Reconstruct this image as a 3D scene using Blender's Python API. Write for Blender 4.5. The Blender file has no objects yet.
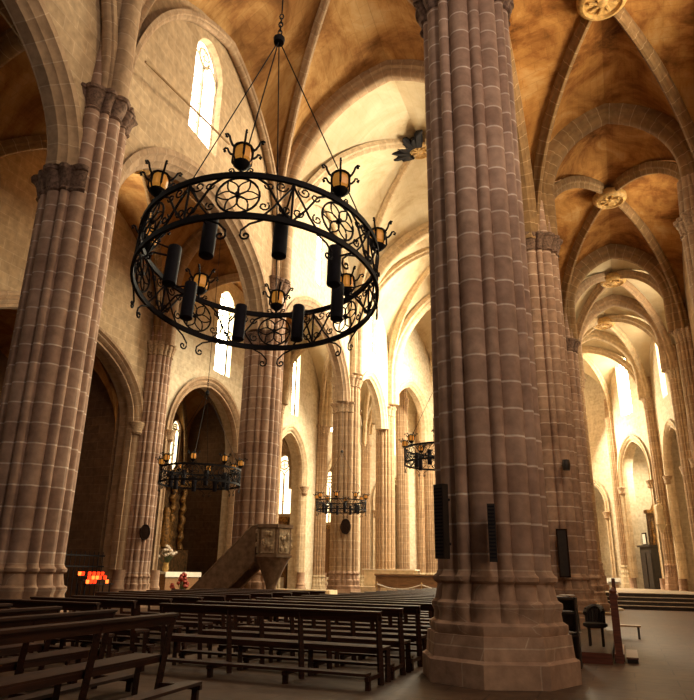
import bpy, math, random
from math import sin, cos, pi, sqrt, atan2, radians
from mathutils import Vector, Matrix, noise as mnoise
from mathutils.geometry import tessellate_polygon
random.seed(7)
scene = bpy.context.scene
col = scene.collection

# ------------------------------------------------------------------ helpers
class MB:
    """collects geometry with metric uvs and links it as one mesh object"""
    def __init__(s): s.v = []; s.f = []; s.uv = []
    def vert(s, p, uv=None):
        s.v.append((p[0], p[1], p[2])); s.uv.append(uv if uv else (p[0]*.8+p[1]*.8, p[2])); return len(s.v)-1
    def face(s, *i): s.f.append(tuple(i))
    def box(s, c, d, rz=0.0, rx=0.0):
        M = Matrix.Rotation(rz, 3, 'Z') @ Matrix.Rotation(rx, 3, 'X')
        c = Vector(c); hx, hy, hz = d[0]/2, d[1]/2, d[2]/2
        faces = [((-1,-1,-1),(-1,1,-1),(1,1,-1),(1,-1,-1)), ((-1,-1,1),(1,-1,1),(1,1,1),(-1,1,1)),
                 ((-1,-1,-1),(1,-1,-1),(1,-1,1),(-1,-1,1)), ((1,-1,-1),(1,1,-1),(1,1,1),(1,-1,1)),
                 ((1,1,-1),(-1,1,-1),(-1,1,1),(1,1,1)), ((-1,1,-1),(-1,-1,-1),(-1,-1,1),(-1,1,1))]
        for k, q in enumerate(faces):
            ids = []
            for a in q:
                p = c + M @ Vector((a[0]*hx, a[1]*hy, a[2]*hz))
                l = (a[0]*hx, a[1]*hy, a[2]*hz)
                uv = (l[0]+c[0], l[1]+c[1]) if k < 2 else ((l[0]+c[0], p.z) if k in (2, 4) else (l[1]+c[1], p.z))
                ids.append(s.vert(p, uv))
            s.face(*ids)
    def tube(s, pts, r, n=6, closed=False):
        pts = [Vector(p) for p in pts]; m = len(pts); rings = []
        for i, p in enumerate(pts):
            a = pts[i-1] if (i > 0 or closed) else p
            b = pts[(i+1) % m] if (i < m-1 or closed) else p
            t = (b-a).normalized()
            up = Vector((0, 0, 1)) if abs(t.z) < .95 else Vector((1, 0, 0))
            x = t.cross(up).normalized(); y = x.cross(t)
            rr = r[i] if isinstance(r, (list, tuple)) else r
            rings.append([s.vert(p + x*rr*cos(2*pi*k/n) + y*rr*sin(2*pi*k/n), (k/n, i*.1)) for k in range(n)])
        for i in range(m if closed else m-1):
            A, B = rings[i], rings[(i+1) % m]
            for k in range(n): s.face(A[k], A[(k+1) % n], B[(k+1) % n], B[k])
        if not closed:
            s.face(*rings[0][::-1]); s.face(*rings[-1])
    def lathe(s, prof, c=(0, 0, 0), n=20, sx=1, sy=1):
        rings = []
        for r, z in prof:
            rings.append([s.vert((c[0]+r*sx*cos(2*pi*k/n), c[1]+r*sy*sin(2*pi*k/n), c[2]+z), (k*r*2*pi/n, z)) for k in range(n)])
        for a, b in zip(rings, rings[1:]):
            for k in range(n): s.face(a[k], a[(k+1) % n], b[(k+1) % n], b[k])
        s.face(*rings[0][::-1]); s.face(*rings[-1])
    def sweep(s, path, prof, binorm, flip=False, caps=True, v0=0.0):
        """prof: list of (b, n): b along the binormal, n inward (below) ; path lies in a plane with the given normal"""
        path = [Vector(p) for p in path]; B = Vector(binorm).normalized(); rings = []; L = v0
        arc = [0.0]
        for a, b in zip(prof, prof[1:]): arc.append(arc[-1] + math.hypot(b[0]-a[0], b[1]-a[1]))
        for i, p in enumerate(path):
            a = path[max(i-1, 0)]; b = path[min(i+1, len(path)-1)]
            t = (b-a).normalized(); N = t.cross(B)
            if flip: N = -N
            if i: L += (p-path[i-1]).length
            rings.append([s.vert(p + B*q[0] + N*q[1], (arc[k]*.5, L)) for k, q in enumerate(prof)])
        for A, C in zip(rings, rings[1:]):
            for k in range(len(prof)-1): s.face(A[k], A[k+1], C[k+1], C[k])
        if caps:
            s.face(*rings[0]); s.face(*rings[-1])
    def prism(s, poly, z0, z1):
        lo = [s.vert((p[0], p[1], z0), (p[0], p[1])) for p in poly]; hi = [s.vert((p[0], p[1], z1), (p[0], p[1])) for p in poly]
        s.face(*lo[::-1]); s.face(*hi); L = 0
        for i in range(len(poly)):
            a, b = poly[i], poly[(i+1) % len(poly)]; d = math.hypot(b[0]-a[0], b[1]-a[1])
            q = [s.vert((a[0], a[1], z0), (L, z0)), s.vert((b[0], b[1], z0), (L+d, z0)), s.vert((b[0], b[1], z1), (L+d, z1)), s.vert((a[0], a[1], z1), (L, z1))]
            L += d; s.face(*q)
    def slab(s, o, u, n, outer, holes, t, s0=0.0):
        """a wall: 2D outline and holes in (along u, z), thickness t along n from the face at o"""
        o = Vector(o); u = Vector(u).normalized(); n = Vector(n).normalized()
        loops = [outer] + holes
        P = lambda q, d: o + u*q[0] + Vector((0, 0, q[1])) + n*d
        tris = tessellate_polygon([[Vector((q[0], q[1], 0)) for q in l] for l in loops])
        flat = [q for l in loops for q in l]
        for d in (0.0, t):
            ids = [s.vert(P(q, d), (q[0]+s0, q[1])) for q in flat]
            for tri in tris: s.face(*(ids[k] for k in tri))
        for l in loops:
            for i in range(len(l)):
                a, b = l[i], l[(i+1) % len(l)]
                L = math.hypot(a[0]-b[0], a[1]-b[1])
                s.face(s.vert(P(a, 0), (0, a[1]+a[0])), s.vert(P(b, 0), (0, a[1]+a[0]+L)), s.vert(P(b, t), (t, a[1]+a[0]+L)), s.vert(P(a, t), (t, a[1]+a[0])))
    def build(s, name, mat, parent=None, smooth=None, kind=None, label=None):
        me = bpy.data.meshes.new(name); me.from_pydata(s.v, [], s.f)
        uvl = me.uv_layers.new(name='UVMap')
        flat = []
        for l in me.loops: flat.extend(s.uv[l.vertex_index])
        uvl.data.foreach_set('uv', flat)
        me.materials.append(mat)
        if smooth is not None:
            me.polygons.foreach_set('use_smooth', [True]*len(me.polygons)); me.set_sharp_from_angle(angle=radians(smooth))
        me.update()
        o = bpy.data.objects.new(name, me); col.objects.link(o)
        if parent: o.parent = parent
        if kind: o['kind'] = kind
        if label: o['label'] = label
        return o

def tag(o, label, cat, group=None, kind=None):
    o['label'] = label; o['category'] = cat
    if group: o['group'] = group
    if kind: o['kind'] = kind
    return o
def thing(name, label, cat, loc=(0, 0, 0), rz=0.0, group=None):
    o = bpy.data.objects.new(name, None); col.objects.link(o); o.empty_display_size = .2
    o.location = loc; o.rotation_euler = (0, 0, rz)
    return tag(o, label, cat, group)
def copy_tree(o, parent=None):
    c = o.copy(); col.objects.link(c); c.parent = parent
    for ch in list(o.children): copy_tree(ch, c)
    return c
ORD = ['first', 'second', 'third', 'fourth', 'fifth', 'sixth', 'seventh', 'eighth', 'ninth', 'tenth', 'eleventh', 'twelfth', 'thirteenth', 'fourteenth', 'fifteenth', 'sixteenth', 'seventeenth', 'eighteenth']

# ------------------------------------------------------------------ materials
def new_mat(name):
    m = bpy.data.materials.new(name); m.use_nodes = True
    nt = m.node_tree; return m, nt, nt.nodes['Principled BSDF']
def ramp(nt, stops):
    r = nt.nodes.new('ShaderNodeValToRGB'); e = r.color_ramp.elements
    e[0].position, e[0].color = stops[0][0], (*stops[0][1], 1)
    e[1].position, e[1].color = stops[-1][0], (*stops[-1][1], 1)
    for p, c in stops[1:-1]:
        x = e.new(p); x.color = (*c, 1)
    return r
def stone(name, c1, c2, mortar, bw, bh, ms=.012, stain=(.5, .4, .3), stain_amt=.35, rough=.9, scale=.35, bump=.25, offset=.5):
    m, nt, b = new_mat(name); N, L = nt.nodes.new, nt.links.new
    uv = N('ShaderNodeUVMap'); uv.uv_map = 'UVMap'
    br = N('ShaderNodeTexBrick'); br.inputs['Color1'].default_value = (*c1, 1); br.inputs['Color2'].default_value = (*c2, 1)
    br.inputs['Mortar'].default_value = (*mortar, 1); br.inputs['Scale'].default_value = 1; br.inputs['Brick Width'].default_value = bw
    br.inputs['Row Height'].default_value = bh; br.inputs['Mortar Size'].default_value = ms; br.inputs['Mortar Smooth'].default_value = .4; br.offset = offset
    no = N('ShaderNodeTexNoise'); no.inputs['Scale'].default_value = 9; no.inputs['Detail'].default_value = 2
    g = N('ShaderNodeNewGeometry')
    mx = N('ShaderNodeMix'); mx.data_type = 'VECTOR'; mx.inputs['Factor'].default_value = .012
    L(g.outputs['Position'], no.inputs['Vector'])
    L(uv.outputs['UV'], mx.inputs[4]); L(no.outputs['Color'], mx.inputs[5])
    L(mx.outputs[1], br.inputs['Vector'])
    n2 = N('ShaderNodeTexNoise'); n2.inputs['Scale'].default_value = scale; n2.inputs['Detail'].default_value = 8; n2.inputs['Roughness'].default_value = .65
    L(g.outputs['Position'], n2.inputs['Vector'])
    r = ramp(nt, [(.35, (0, 0, 0)), (.7, (1, 1, 1))]); L(n2.outputs['Fac'], r.inputs['Fac'])
    ml = N('ShaderNodeMath'); ml.operation = 'MULTIPLY'; ml.inputs[1].default_value = stain_amt; L(r.outputs['Color'], ml.inputs[0])
    mc = N('ShaderNodeMix'); mc.data_type = 'RGBA'; mc.inputs[7].default_value = (*stain, 1)
    L(ml.outputs[0], mc.inputs[0]); L(br.outputs['Color'], mc.inputs[6])
    n3 = N('ShaderNodeTexNoise'); n3.inputs['Scale'].default_value = 5; n3.inputs['Detail'].default_value = 6
    L(g.outputs['Position'], n3.inputs['Vector'])
    hs = N('ShaderNodeMix'); hs.data_type = 'RGBA'; hs.blend_type = 'OVERLAY'; hs.inputs[0].default_value = .5
    L(mc.outputs[2], hs.inputs[6]); L(n3.outputs['Fac'], hs.inputs[7]); L(hs.outputs[2], b.inputs['Base Color'])
    b.inputs['Roughness'].default_value = rough; b.inputs['Specular IOR Level'].default_value = .2
    bp = N('ShaderNodeBump'); bp.inputs['Strength'].default_value = bump; bp.inputs['Distance'].default_value = .05
    ad = N('ShaderNodeMath'); ad.operation = 'SUBTRACT'; L(n3.outputs['Fac'], ad.inputs[0]); L(br.outputs['Fac'], ad.inputs[1])
    L(ad.outputs[0], bp.inputs['Height']); L(bp.outputs['Normal'], b.inputs['Normal'])
    return m
def stained(name, stops, scale=.3, bump=.15, streak=(1, 1, .35), course=.5):
    """plaster / ashlar vault with big stains"""
    m, nt, b = new_mat(name); N, L = nt.nodes.new, nt.links.new
    g = N('ShaderNodeNewGeometry'); mp = N('ShaderNodeMapping'); mp.inputs['Scale'].default_value = streak
    L(g.outputs['Position'], mp.inputs['Vector'])
    n = N('ShaderNodeTexNoise'); n.inputs['Scale'].default_value = scale*2; n.inputs['Detail'].default_value = 9; n.inputs['Roughness'].default_value = .68; n.inputs['Distortion'].default_value = .6
    L(mp.outputs['Vector'], n.inputs['Vector'])
    r = ramp(nt, stops); L(n.outputs['Fac'], r.inputs['Fac'])
    uv = N('ShaderNodeUVMap'); uv.uv_map = 'UVMap'
    br = N('ShaderNodeTexBrick'); br.inputs['Scale'].default_value = 1; br.inputs['Brick Width'].default_value = .9; br.inputs['Row Height'].default_value = .36; br.inputs['Mortar Size'].default_value = .01
    br.inputs['Color1'].default_value = (1, 1, 1, 1); br.inputs['Color2'].default_value = (.8, .8, .8, 1); br.inputs['Mortar'].default_value = (.55, .55, .55, 1)
    L(uv.outputs['UV'], br.inputs['Vector'])
    mx = N('ShaderNodeMix'); mx.data_type = 'RGBA'; mx.blend_type = 'MULTIPLY'; mx.inputs[0].default_value = course
    L(r.outputs['Color'], mx.inputs[6]); L(br.outputs['Color'], mx.inputs[7]); L(mx.outputs[2], b.inputs['Base Color'])
    b.inputs['Roughness'].default_value = .95; b.inputs['Specular IOR Level'].default_value = .15
    bp = N('ShaderNodeBump'); bp.inputs['Strength'].default_value = bump; bp.inputs['Distance'].default_value = .05
    L(n.outputs['Fac'], bp.inputs['Height']); L(bp.outputs['Normal'], b.inputs['Normal'])
    return m
def plain(name, c, rough=.6, metal=0.0, noise=.25, nscale=8, spec=.4, emit=None, estr=0, bump=0.1):
    m, nt, b = new_mat(name); N, L = nt.nodes.new, nt.links.new
    g = N('ShaderNodeTexCoord'); n = N('ShaderNodeTexNoise'); n.inputs['Scale'].default_value = nscale; n.inputs['Detail'].default_value = 5
    L(g.outputs['Object'], n.inputs['Vector'])
    d = tuple(x*(1-noise) for x in c); l = tuple(min(1, x*(1+noise)) for x in c)
    r = ramp(nt, [(.3, d), (.7, l)]); L(n.outputs['Fac'], r.inputs['Fac']); L(r.outputs['Color'], b.inputs['Base Color'])
    b.inputs['Roughness'].default_value = rough; b.inputs['Metallic'].default_value = metal; b.inputs['Specular IOR Level'].default_value = spec
    if bump:
        bp = N('ShaderNodeBump'); bp.inputs['Strength'].default_value = bump; L(n.outputs['Fac'], bp.inputs['Height']); L(bp.outputs['Normal'], b.inputs['Normal'])
    if emit:
        b.inputs['Emission Color'].default_value = (*emit, 1); b.inputs['Emission Strength'].default_value = estr
    return m
def wood(name, c1, c2, rough=.4, stretch=(1, 12, 12)):
    m, nt, b = new_mat(name); N, L = nt.nodes.new, nt.links.new
    g = N('ShaderNodeTexCoord'); mp = N('ShaderNodeMapping'); mp.inputs['Scale'].default_value = stretch
    n = N('ShaderNodeTexNoise'); n.inputs['Scale'].default_value = 2.2; n.inputs['Detail'].default_value = 7; n.inputs['Distortion'].default_value = .8
    L(g.outputs['Object'], mp.inputs['Vector']); L(mp.outputs['Vector'], n.inputs['Vector'])
    r = ramp(nt, [(.3, c1), (.7, c2)]); L(n.outputs['Fac'], r.inputs['Fac']); L(r.outputs['Color'], b.inputs['Base Color'])
    b.inputs['Roughness'].default_value = rough; b.inputs['Specular IOR Level'].default_value = .5
    return m
def glow(name, c, s):
    m, nt, b = new_mat(name); N, L = nt.nodes.new, nt.links.new
    g = N('ShaderNodeTexCoord'); v = N('ShaderNodeTexVoronoi'); v.inputs['Scale'].default_value = 5
    L(g.outputs['Object'], v.inputs['Vector'])
    r = ramp(nt, [(0, tuple(x*.8 for x in c)), (1, c)]); L(v.outputs['Distance'], r.inputs['Fac'])
    b.inputs['Base Color'].default_value = (*c, 1); L(r.outputs['Color'], b.inputs['Emission Color']); b.inputs['Emission Strength'].default_value = s
    return m

M = {}
M['pier'] = stone('pier_stone', (.44, .29, .205), (.33, .205, .145), (.70, .56, .45), 50, .43, .019, (.17, .09, .055), .6, scale=.8)
M['pier_pale'] = stone('pier_stone_pale', (.41, .27, .155), (.33, .21, .12), (.56, .42, .28), 50, .43, .014, (.25, .16, .1), .4, scale=.5)
M['base'] = stone('base_stone', (.43, .275, .18), (.34, .21, .14), (.52, .38, .27), 1.1, .5, .012, (.15, .08, .05), .65, scale=1.1)
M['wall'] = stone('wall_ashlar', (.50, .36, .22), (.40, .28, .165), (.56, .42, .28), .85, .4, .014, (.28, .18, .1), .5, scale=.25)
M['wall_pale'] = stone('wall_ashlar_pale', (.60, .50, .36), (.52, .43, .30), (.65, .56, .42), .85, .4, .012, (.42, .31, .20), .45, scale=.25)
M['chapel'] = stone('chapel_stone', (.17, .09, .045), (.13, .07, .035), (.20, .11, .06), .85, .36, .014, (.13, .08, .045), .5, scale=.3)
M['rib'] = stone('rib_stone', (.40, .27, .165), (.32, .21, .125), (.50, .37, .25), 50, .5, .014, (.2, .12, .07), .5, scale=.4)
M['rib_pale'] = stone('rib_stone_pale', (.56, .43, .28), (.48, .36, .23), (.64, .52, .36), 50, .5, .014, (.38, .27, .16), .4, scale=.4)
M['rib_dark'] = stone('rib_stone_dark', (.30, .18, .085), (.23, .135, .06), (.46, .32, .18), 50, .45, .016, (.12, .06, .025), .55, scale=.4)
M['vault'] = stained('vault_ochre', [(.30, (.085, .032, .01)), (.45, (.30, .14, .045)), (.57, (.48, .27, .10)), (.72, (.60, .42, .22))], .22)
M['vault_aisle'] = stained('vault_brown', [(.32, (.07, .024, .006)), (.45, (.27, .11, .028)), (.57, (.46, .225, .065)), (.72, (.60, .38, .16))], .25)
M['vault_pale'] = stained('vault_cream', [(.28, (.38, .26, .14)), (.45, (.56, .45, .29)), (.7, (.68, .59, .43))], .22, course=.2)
M['carved'] = plain('carved_capital_stone', (.17, .105, .075), .95, 0, .5, 14, .2, bump=.8)
M['carved_pale'] = plain('carved_capital_pale', (.38, .26, .16), .95, 0, .4, 14, .2, bump=.6)
M['floor'] = stone('floor_slabs', (.10, .057, .035), (.075, .043, .027), (.035, .021, .014), 1.15, .62, .012, (.05, .032, .022), .6, rough=.45, scale=.7, bump=.12)
M['floor_pale'] = stone('step_stone', (.34, .26, .18), (.27, .2, .14), (.2, .15, .1), 1.4, .6, .01, (.2, .14, .09), .5, rough=.45, scale=.6, bump=.1)
M['floor'].node_tree.nodes['Principled BSDF'].inputs['Specular IOR Level'].default_value = .08
M['wood'] = wood('bench_wood', (.014, .005, .003), (.055, .019, .009), .5)
M['wood'].node_tree.nodes['Principled BSDF'].inputs['Specular IOR Level'].default_value = .22
M['redwood'] = wood('reddish_wood', (.06, .014, .008), (.16, .045, .022), .4)
M['brown_wood'] = wood('brown_wood', (.13, .06, .022), (.30, .15, .06), .45)
M['dark'] = plain('dark_wood', (.02, .012, .008), .5, 0, .4, 6)
M['iron'] = plain('wrought_iron', (.007, .005, .006), .7, .1, .3, 20, .2)
M['sleeve'] = plain('black_sleeve', (.007, .005, .009), .75, 0, .3, 12, .2)
M['gilt'] = plain('gilded_carving', (.17, .08, .018), .55, .4, .8, 9, bump=.8)
M['gold_ring'] = plain('gilded_stone', (.45, .27, .09), .6, .1, .35, 9, bump=.4)
M['altar_dark'] = plain('dark_gilt_retable', (.09, .045, .016), .55, .2, .8, 7, bump=.9)
M['white'] = plain('white_cloth', (.75, .68, .56), .8, 0, .06, 4)
M['pale_stone'] = plain('pale_stone', (.55, .43, .28), .85, 0, .2, 5, bump=.3)
M['pulpit'] = plain('pulpit_stone', (.22, .14, .085), .9, 0, .35, 6, bump=.5)
M['relief'] = plain('pulpit_relief', (.45, .34, .22), .9, 0, .4, 12, bump=.9)
M['plaque'] = plain('dark_plaque', (.02, .009, .005), .8, 0, .3, 10, .1)
M['paper'] = plain('printed_paper', (.55, .5, .42), .8, 0, .3, 30)
M['flower'] = plain('pale_flowers', (.6, .5, .4), .8, 0, .4, 25)
M['leaf'] = plain('bouquet_leaves', (.08, .09, .03), .7, 0, .4, 20)
M['redflower'] = plain('red_flowers', (.35, .05, .03), .7, 0, .4, 25)
M['amber'] = glow('amber_lantern_glass', (.80, .32, .045), .36)
M['candle'] = glow('red_votive_glass', (1.0, .035, .006), 2.6)
M['flame'] = glow('orange_votive_glass', (1.0, .14, .02), 4)
M['sky'] = glow('bright_window_glass', (1.0, .92, .74), 9.0)
M['sky_strong'] = glow('sunlit_window_glass', (1.0, .88, .62), 30.0)
M['sky_soft'] = glow('bright_traceried_glass', (1.0, .84, .52), 4.0)

# ------------------------------------------------------------------ curves
def half_xz(w, hh, t):
    """half a pointed arch: t 0..1 from the springing (0,0) to the apex (w,hh)"""
    if hh > 1.22*w:              # stilted: a short upright, then a rounder arc
        s = hh-1.22*w; ts = .75*s/hh
        if t < ts: return 0.0, s*t/ts
        x, z = half_xz(w, 1.22*w, (t-ts)/(1-ts)); return x, z+s
    if hh >= w:
        R = (w*w+hh*hh)/(2*w); a1 = math.acos(max(-1, min(1, (R-w)/R))); a = a1*t
        return R-R*cos(a), R*sin(a)
    R = w; a = pi/2*t            # depressed: elliptical with a slight point
    return w*(1-cos(a)), hh*(sin(a)*.93+.07*t)
def arch_pts(P0, P1, apex, n=14):
    P0, P1 = Vector(P0), Vector(P1); h0 = Vector((P1.x-P0.x, P1.y-P0.y, 0)); w = h0.length/2; u = h0.normalized()
    L = []; Rr = []
    for i in range(n+1):
        t = i/n
        x, z = half_xz(w, apex-P0.z, t); L.append(P0 + u*x + Vector((0, 0, z)))
        x, z = half_xz(w, apex-P1.z, t); Rr.append(P1 - u*x + Vector((0, 0, z)))
    return L + Rr[::-1][1:]
def arch_2d(c, hw, z0, spring, apex, n=10):
    pts = [(c-hw, z0)] if z0 < spring else []
    for i in range(n+1):
        x, z = half_xz(hw, apex-spring, i/n); pts.append((c-hw+x, spring+z))
    for i in range(n-1, -1, -1):
        x, z = half_xz(hw, apex-spring, i/n); pts.append((c+hw-x, spring+z))
    if z0 < spring: pts.append((c+hw, z0))
    return pts
RIB = [(-.17, -.1), (-.17, .12), (-.13, .17), (-.09, .19), (-.08, .3), (-.04, .37), (.04, .37), (.08, .3), (.09, .19), (.13, .17), (.17, .12), (.17, -.1)]
TRANS = [(-.42, -.2), (-.42, .12), (-.36, .18), (-.3, .2), (-.28, .32), (-.2, .42), (-.12, .46), (.12, .46), (.2, .42), (.28, .32), (.3, .2), (.36, .18), (.42, .12), (.42, -.2)]
def sc(prof, k): return [(a*k, b*k) for a, b in prof]

# ------------------------------------------------------------------ piers
def lobed(theta, R, big=8, a_big=.225, a_small=.115, ph=0.0):
    """radius of a clustered pier of nominal radius R at angle theta"""
    best = R*.74
    for k in range(big*2):
        phi = ph + pi*k/big
        isbig = k % 2 == 0
        a = (a_big if isbig else a_small)*R; c = R - a
        d = (theta-phi+pi) % (2*pi) - pi
        if abs(d) > pi/2: continue
        s = c*sin(d)
        if abs(s) < a: best = max(best, c*cos(d)+sqrt(a*a-s*s))
    return best
def octa(theta, R, ph=0.0):
    d = (theta-ph) % (pi/4) - pi/8
    return R*cos(pi/8)/cos(d)*1.03
NP = 128
def ring_surface(mb, c, stations, a0=0.0, a1=2*pi, ph=0.0, n=NP, cap_ends=True, rough=0.0):
    """stations: (z, R, mix) mix 0 = lobed shafts, 1 = octagon"""
    rings = []
    m = max(8, int(n*(a1-a0)/(2*pi)))
    L = 0; V = None
    for z, R, mix in stations:
        ring = []; L = 0; prev = None
        for k in range(m+1):
            th = a0+(a1-a0)*k/m
            r = lobed(th, R, ph=ph)*(1-mix)+octa(th, R, ph)*mix
            if rough:
                r *= 1+rough*mnoise.noise(Vector((c[0]+cos(th)*R*4.5, c[1]+sin(th)*R*4.5, z*6)))
            p = (c[0]+r*cos(th), c[1]+r*sin(th), z)
            if prev: L += math.hypot(p[0]-prev[0], p[1]-prev[1])
            prev = p; ring.append(mb.vert(p, (L, z)))
        rings.append(ring)
    for A, B in zip(rings, rings[1:]):
        for k in range(m): mb.face(A[k], A[k+1], B[k+1], B[k])
    if cap_ends:
        mb.face(*rings[-1][:-1] if a1-a0 > 6.28 else rings[-1]); mb.face(*(rings[0][:-1] if a1-a0 > 6.28 else rings[0])[::-1])
def pier(loc, R, capz, label, z0=0.0, top=None, mat='pier', arc_caps=None, cap='carved', bmat='base', ph=0.0, cat='pillar', group=None, bh=1.45):
    x, y = loc; top = top or capz+1.5
    t = thing('clustered_pier', label, cat, (x, y, z0), group=group)
    c = (0, 0)
    mb = MB(); ring_surface(mb, c, [(z, R, 0) for z in (bh, capz-z0-.55)] + [(top-z0, R*.8, 0)], ph=ph); mb.build('shaft', M[mat], t, 30)
    k = bh/1.45
    mb = MB(); ring_surface(mb, c, [(.62*k, R*1.13, 1), (.70*k, R*1.17, .85), (.77*k, R*1.17, .75), (.81*k, R*1.10, .55), (.92*k, R*1.09, .35), (1.0*k, R*1.13, .25), (1.06*k, R*1.13, .2), (1.10*k, R*1.06, .08), (1.22*k, R*1.03, 0), (1.32*k, R*1.01, 0), (1.36*k, R*1.08, 0), (1.42*k, R*1.09, 0), (1.46*k, R*1.03, 0), (1.52*k, R*1.0, 0)], ph=ph); mb.build('moulded_base', M[bmat], t, 35)
    mb = MB(); ring_surface(mb, c, [(0, R*1.30, 1), (.30*k, R*1.30, 1), (.34*k, R*1.23, 1), (.64*k, R*1.20, 1)], ph=ph); mb.build('plinth', M[bmat], t, 25)
    cz = capz-z0
    mb = MB(); ring_surface(mb, c, [(cz-.62, R*1.0, 0), (cz-.58, R*1.07, 0), (cz-.52, R*1.03, .05), (cz-.42, R*1.06, .1), (cz-.25, R*1.12, .15), (cz-.12, R*1.17, .2), (cz-.1, R*1.22, .3), (cz, R*1.24, .3)], ph=ph, rough=.07); mb.build('capital', M[cap], t, 40)
    for az, a0, a1 in arc_caps or []:
        q = az-z0
        mb = MB(); ring_surface(mb, c, [(q-.6, R*1.0, 0), (q-.55, R*1.08, 0), (q-.48, R*1.04, .05), (q-.25, R*1.12, .15), (q-.12, R*1.18, .2), (q-.1, R*1.22, .3), (q, R*1.24, .3)], a0, a1, ph, rough=.08); mb.build('capital', M[cap], t, 40)
    return t

H = 1.45
A0, A, C, D, K = (-10.5, -.8), (-11.75, 10.9), (-12.7, 22.4), (-13.8, 34.2), (-13.75, 41.0)
R0, E_, F, G, H_ = (-1.87, -.8), (-1.87, 10.85), (-1.87, 22.4), (-1.87, 34.0), (-1.87, 41.0)
NCAP, ACAP, RCAP = 12.95, 10.55, 12.85
r90 = pi/2
pier(E_, .87, RCAP, 'big near clustered stone pier with two black loudspeakers on it', bh=1.45)
pier(F, .87, RCAP, 'clustered stone pier just behind the big near pier, pamphlet rack at its foot')
pier(G, .85, RCAP, 'clustered pier where the dark steps of the bright aisle begin', z0=0, mat='pier')
pier(H_, .8, RCAP, 'clustered pier deep in the bright aisle past the steps', z0=.72, mat='pier_pale', cap='carved_pale')
pier(A, .9, NCAP, 'clustered stone pier standing behind the rear ends of the dark benches, pale lit edge', arc_caps=[(ACAP, -2.7, -.65)])
pier(C, .80, NCAP, 'clustered stone pier rising behind the pulpit stairs', arc_caps=[(ACAP, -2.5, -.65), (ACAP, .65, 2.5)])
pier(D, .78, 12.1, 'clustered stone pier carrying an oval dark plaque, behind the third iron chandelier', arc_caps=[(ACAP, -2.5, -.65), (ACAP-.2, .65, 2.5)], mat='pier_pale', cap='carved_pale')
pier(K, .62, 11.9, 'slender pale pier beside the far altar', mat='pier_pale', cap='carved_pale', bmat='pale_stone')
pier((-14.2, 46.3), .45, 13.9, 'thin pale shaft pier in the bright apse behind the far altar', mat='pier_pale', cap='carved_pale', bmat='pale_stone')

# ------------------------------------------------------------------ vaults
def web_patch(mb, S, Dg, n=10, m=6):
    """ruled surface between two half curves given as functions of t"""
    g = []
    for i in range(n+1):
        t = i/n; a, b = S(t), Dg(t); row = []
        for j in range(m+1):
            w = j/m; p = a.lerp(b, w); p.z += .25*sin(pi*w)*t*(1-.3*t)*min(1, (a-b).length/3)
            row.append(mb.vert(p, ((a-b).length*w, t*9)))
        g.append(row)
    for i in range(n):
        for j in range(m): mb.face(g[i][j], g[i][j+1], g[i+1][j+1], g[i+1][j])
def half_fn(P, Q, apex, drop=0.0):
    """half arch from springing P to the point above Q (xy) at height apex"""
    P = Vector(P); h = Vector((Q[0]-P.x, Q[1]-P.y, 0)); w = h.length; u = h.normalized()
    def f(t):
        x, z = half_xz(w, apex-P.z, t); return P + u*x + Vector((0, 0, z-drop))
    return f
CEIL = [0]
def bay(pts, apex, boss, vmat, rmat, label, keystone=True, ribk=1.0, off=.35, ribs=True):
    """pts: four (x,y,springz) in order; apex: four side-arch heights"""
    CEIL[0] += 1
    cen = Vector((sum(p[0] for p in pts)/4, sum(p[1] for p in pts)/4, 0))
    mb = MB()
    for i in range(4):
        p, q = pts[i], pts[(i+1) % 4]; mid = ((p[0]+q[0])/2, (p[1]+q[1])/2)
        for a in (p, q):
            web_patch(mb, half_fn(a, mid, apex[i]), half_fn(a, cen, boss))
    o = mb.build('ceiling_%d' % CEIL[0], M[vmat], None, 50, 'structure')
    for p in pts if ribs else []:
        P = Vector(p); u = Vector((cen.x-P.x, cen.y-P.y, 0)).normalized()
        f = half_fn(P+u*off, cen, boss, .02); path = [f(i/16) for i in range(17)]
        rb = MB(); rb.sweep(path, sc(RIB, ribk), u.cross(Vector((0, 0, 1))), flip=False); rb.build('rib', M[rmat], o, 35)
    if keystone:
        ribk *= 1.15; kb = MB(); z = boss-.42*ribk
        kb.lathe([(.5*ribk, .35), (.62*ribk, .2), (.62*ribk, .02), (.55*ribk, -.08), (.48*ribk, -.1), (.44*ribk, 0)], (cen.x, cen.y, z), 24)
        kk = kb.build('keystone', M['gold_ring'], o, 40)
        kb = MB()
        for k in range(8):
            a = k*pi/4; kb.tube([(cen.x+.12*cos(a), cen.y+.12*sin(a), z-.02), (cen.x+.4*cos(a+.3), cen.y+.4*sin(a+.3), z-.06)], .05, 6)
        kb.lathe([(.14, .02), (.17, -.06), (.08, -.12)], (cen.x, cen.y, z), 12)
        kb.build('rosette', M['gold_ring'], kk, 40)
    return o, cen
def w3(p, z): return (p[0], p[1], z)
# nave bays (left row sits a little behind the right row; vault follows the four piers)
NAVE_T, NAVE_B = 22.5, 23.3
bay([w3(A0, NCAP), w3(R0, NCAP), w3(E_, NCAP), w3(A, NCAP)], [NAVE_T, 20.3, NAVE_T, 20.3], NAVE_B, 'vault', 'rib', '')
bay([w3(A, NCAP), w3(E_, NCAP), w3(F, NCAP), w3(C, NCAP)], [NAVE_T, 20.3, NAVE_T, 20.3], NAVE_B, 'vault', 'rib', '')
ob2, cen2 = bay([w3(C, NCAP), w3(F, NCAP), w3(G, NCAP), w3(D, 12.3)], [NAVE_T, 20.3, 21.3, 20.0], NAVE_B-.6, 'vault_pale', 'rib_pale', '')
bay([w3(D, 12.3), w3(G, NCAP), w3(H_, NCAP), w3(K, 12.1)], [21.3, 18.5, 20.6, 18.5], 21.6, 'vault_pale', 'rib_pale', '')
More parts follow.
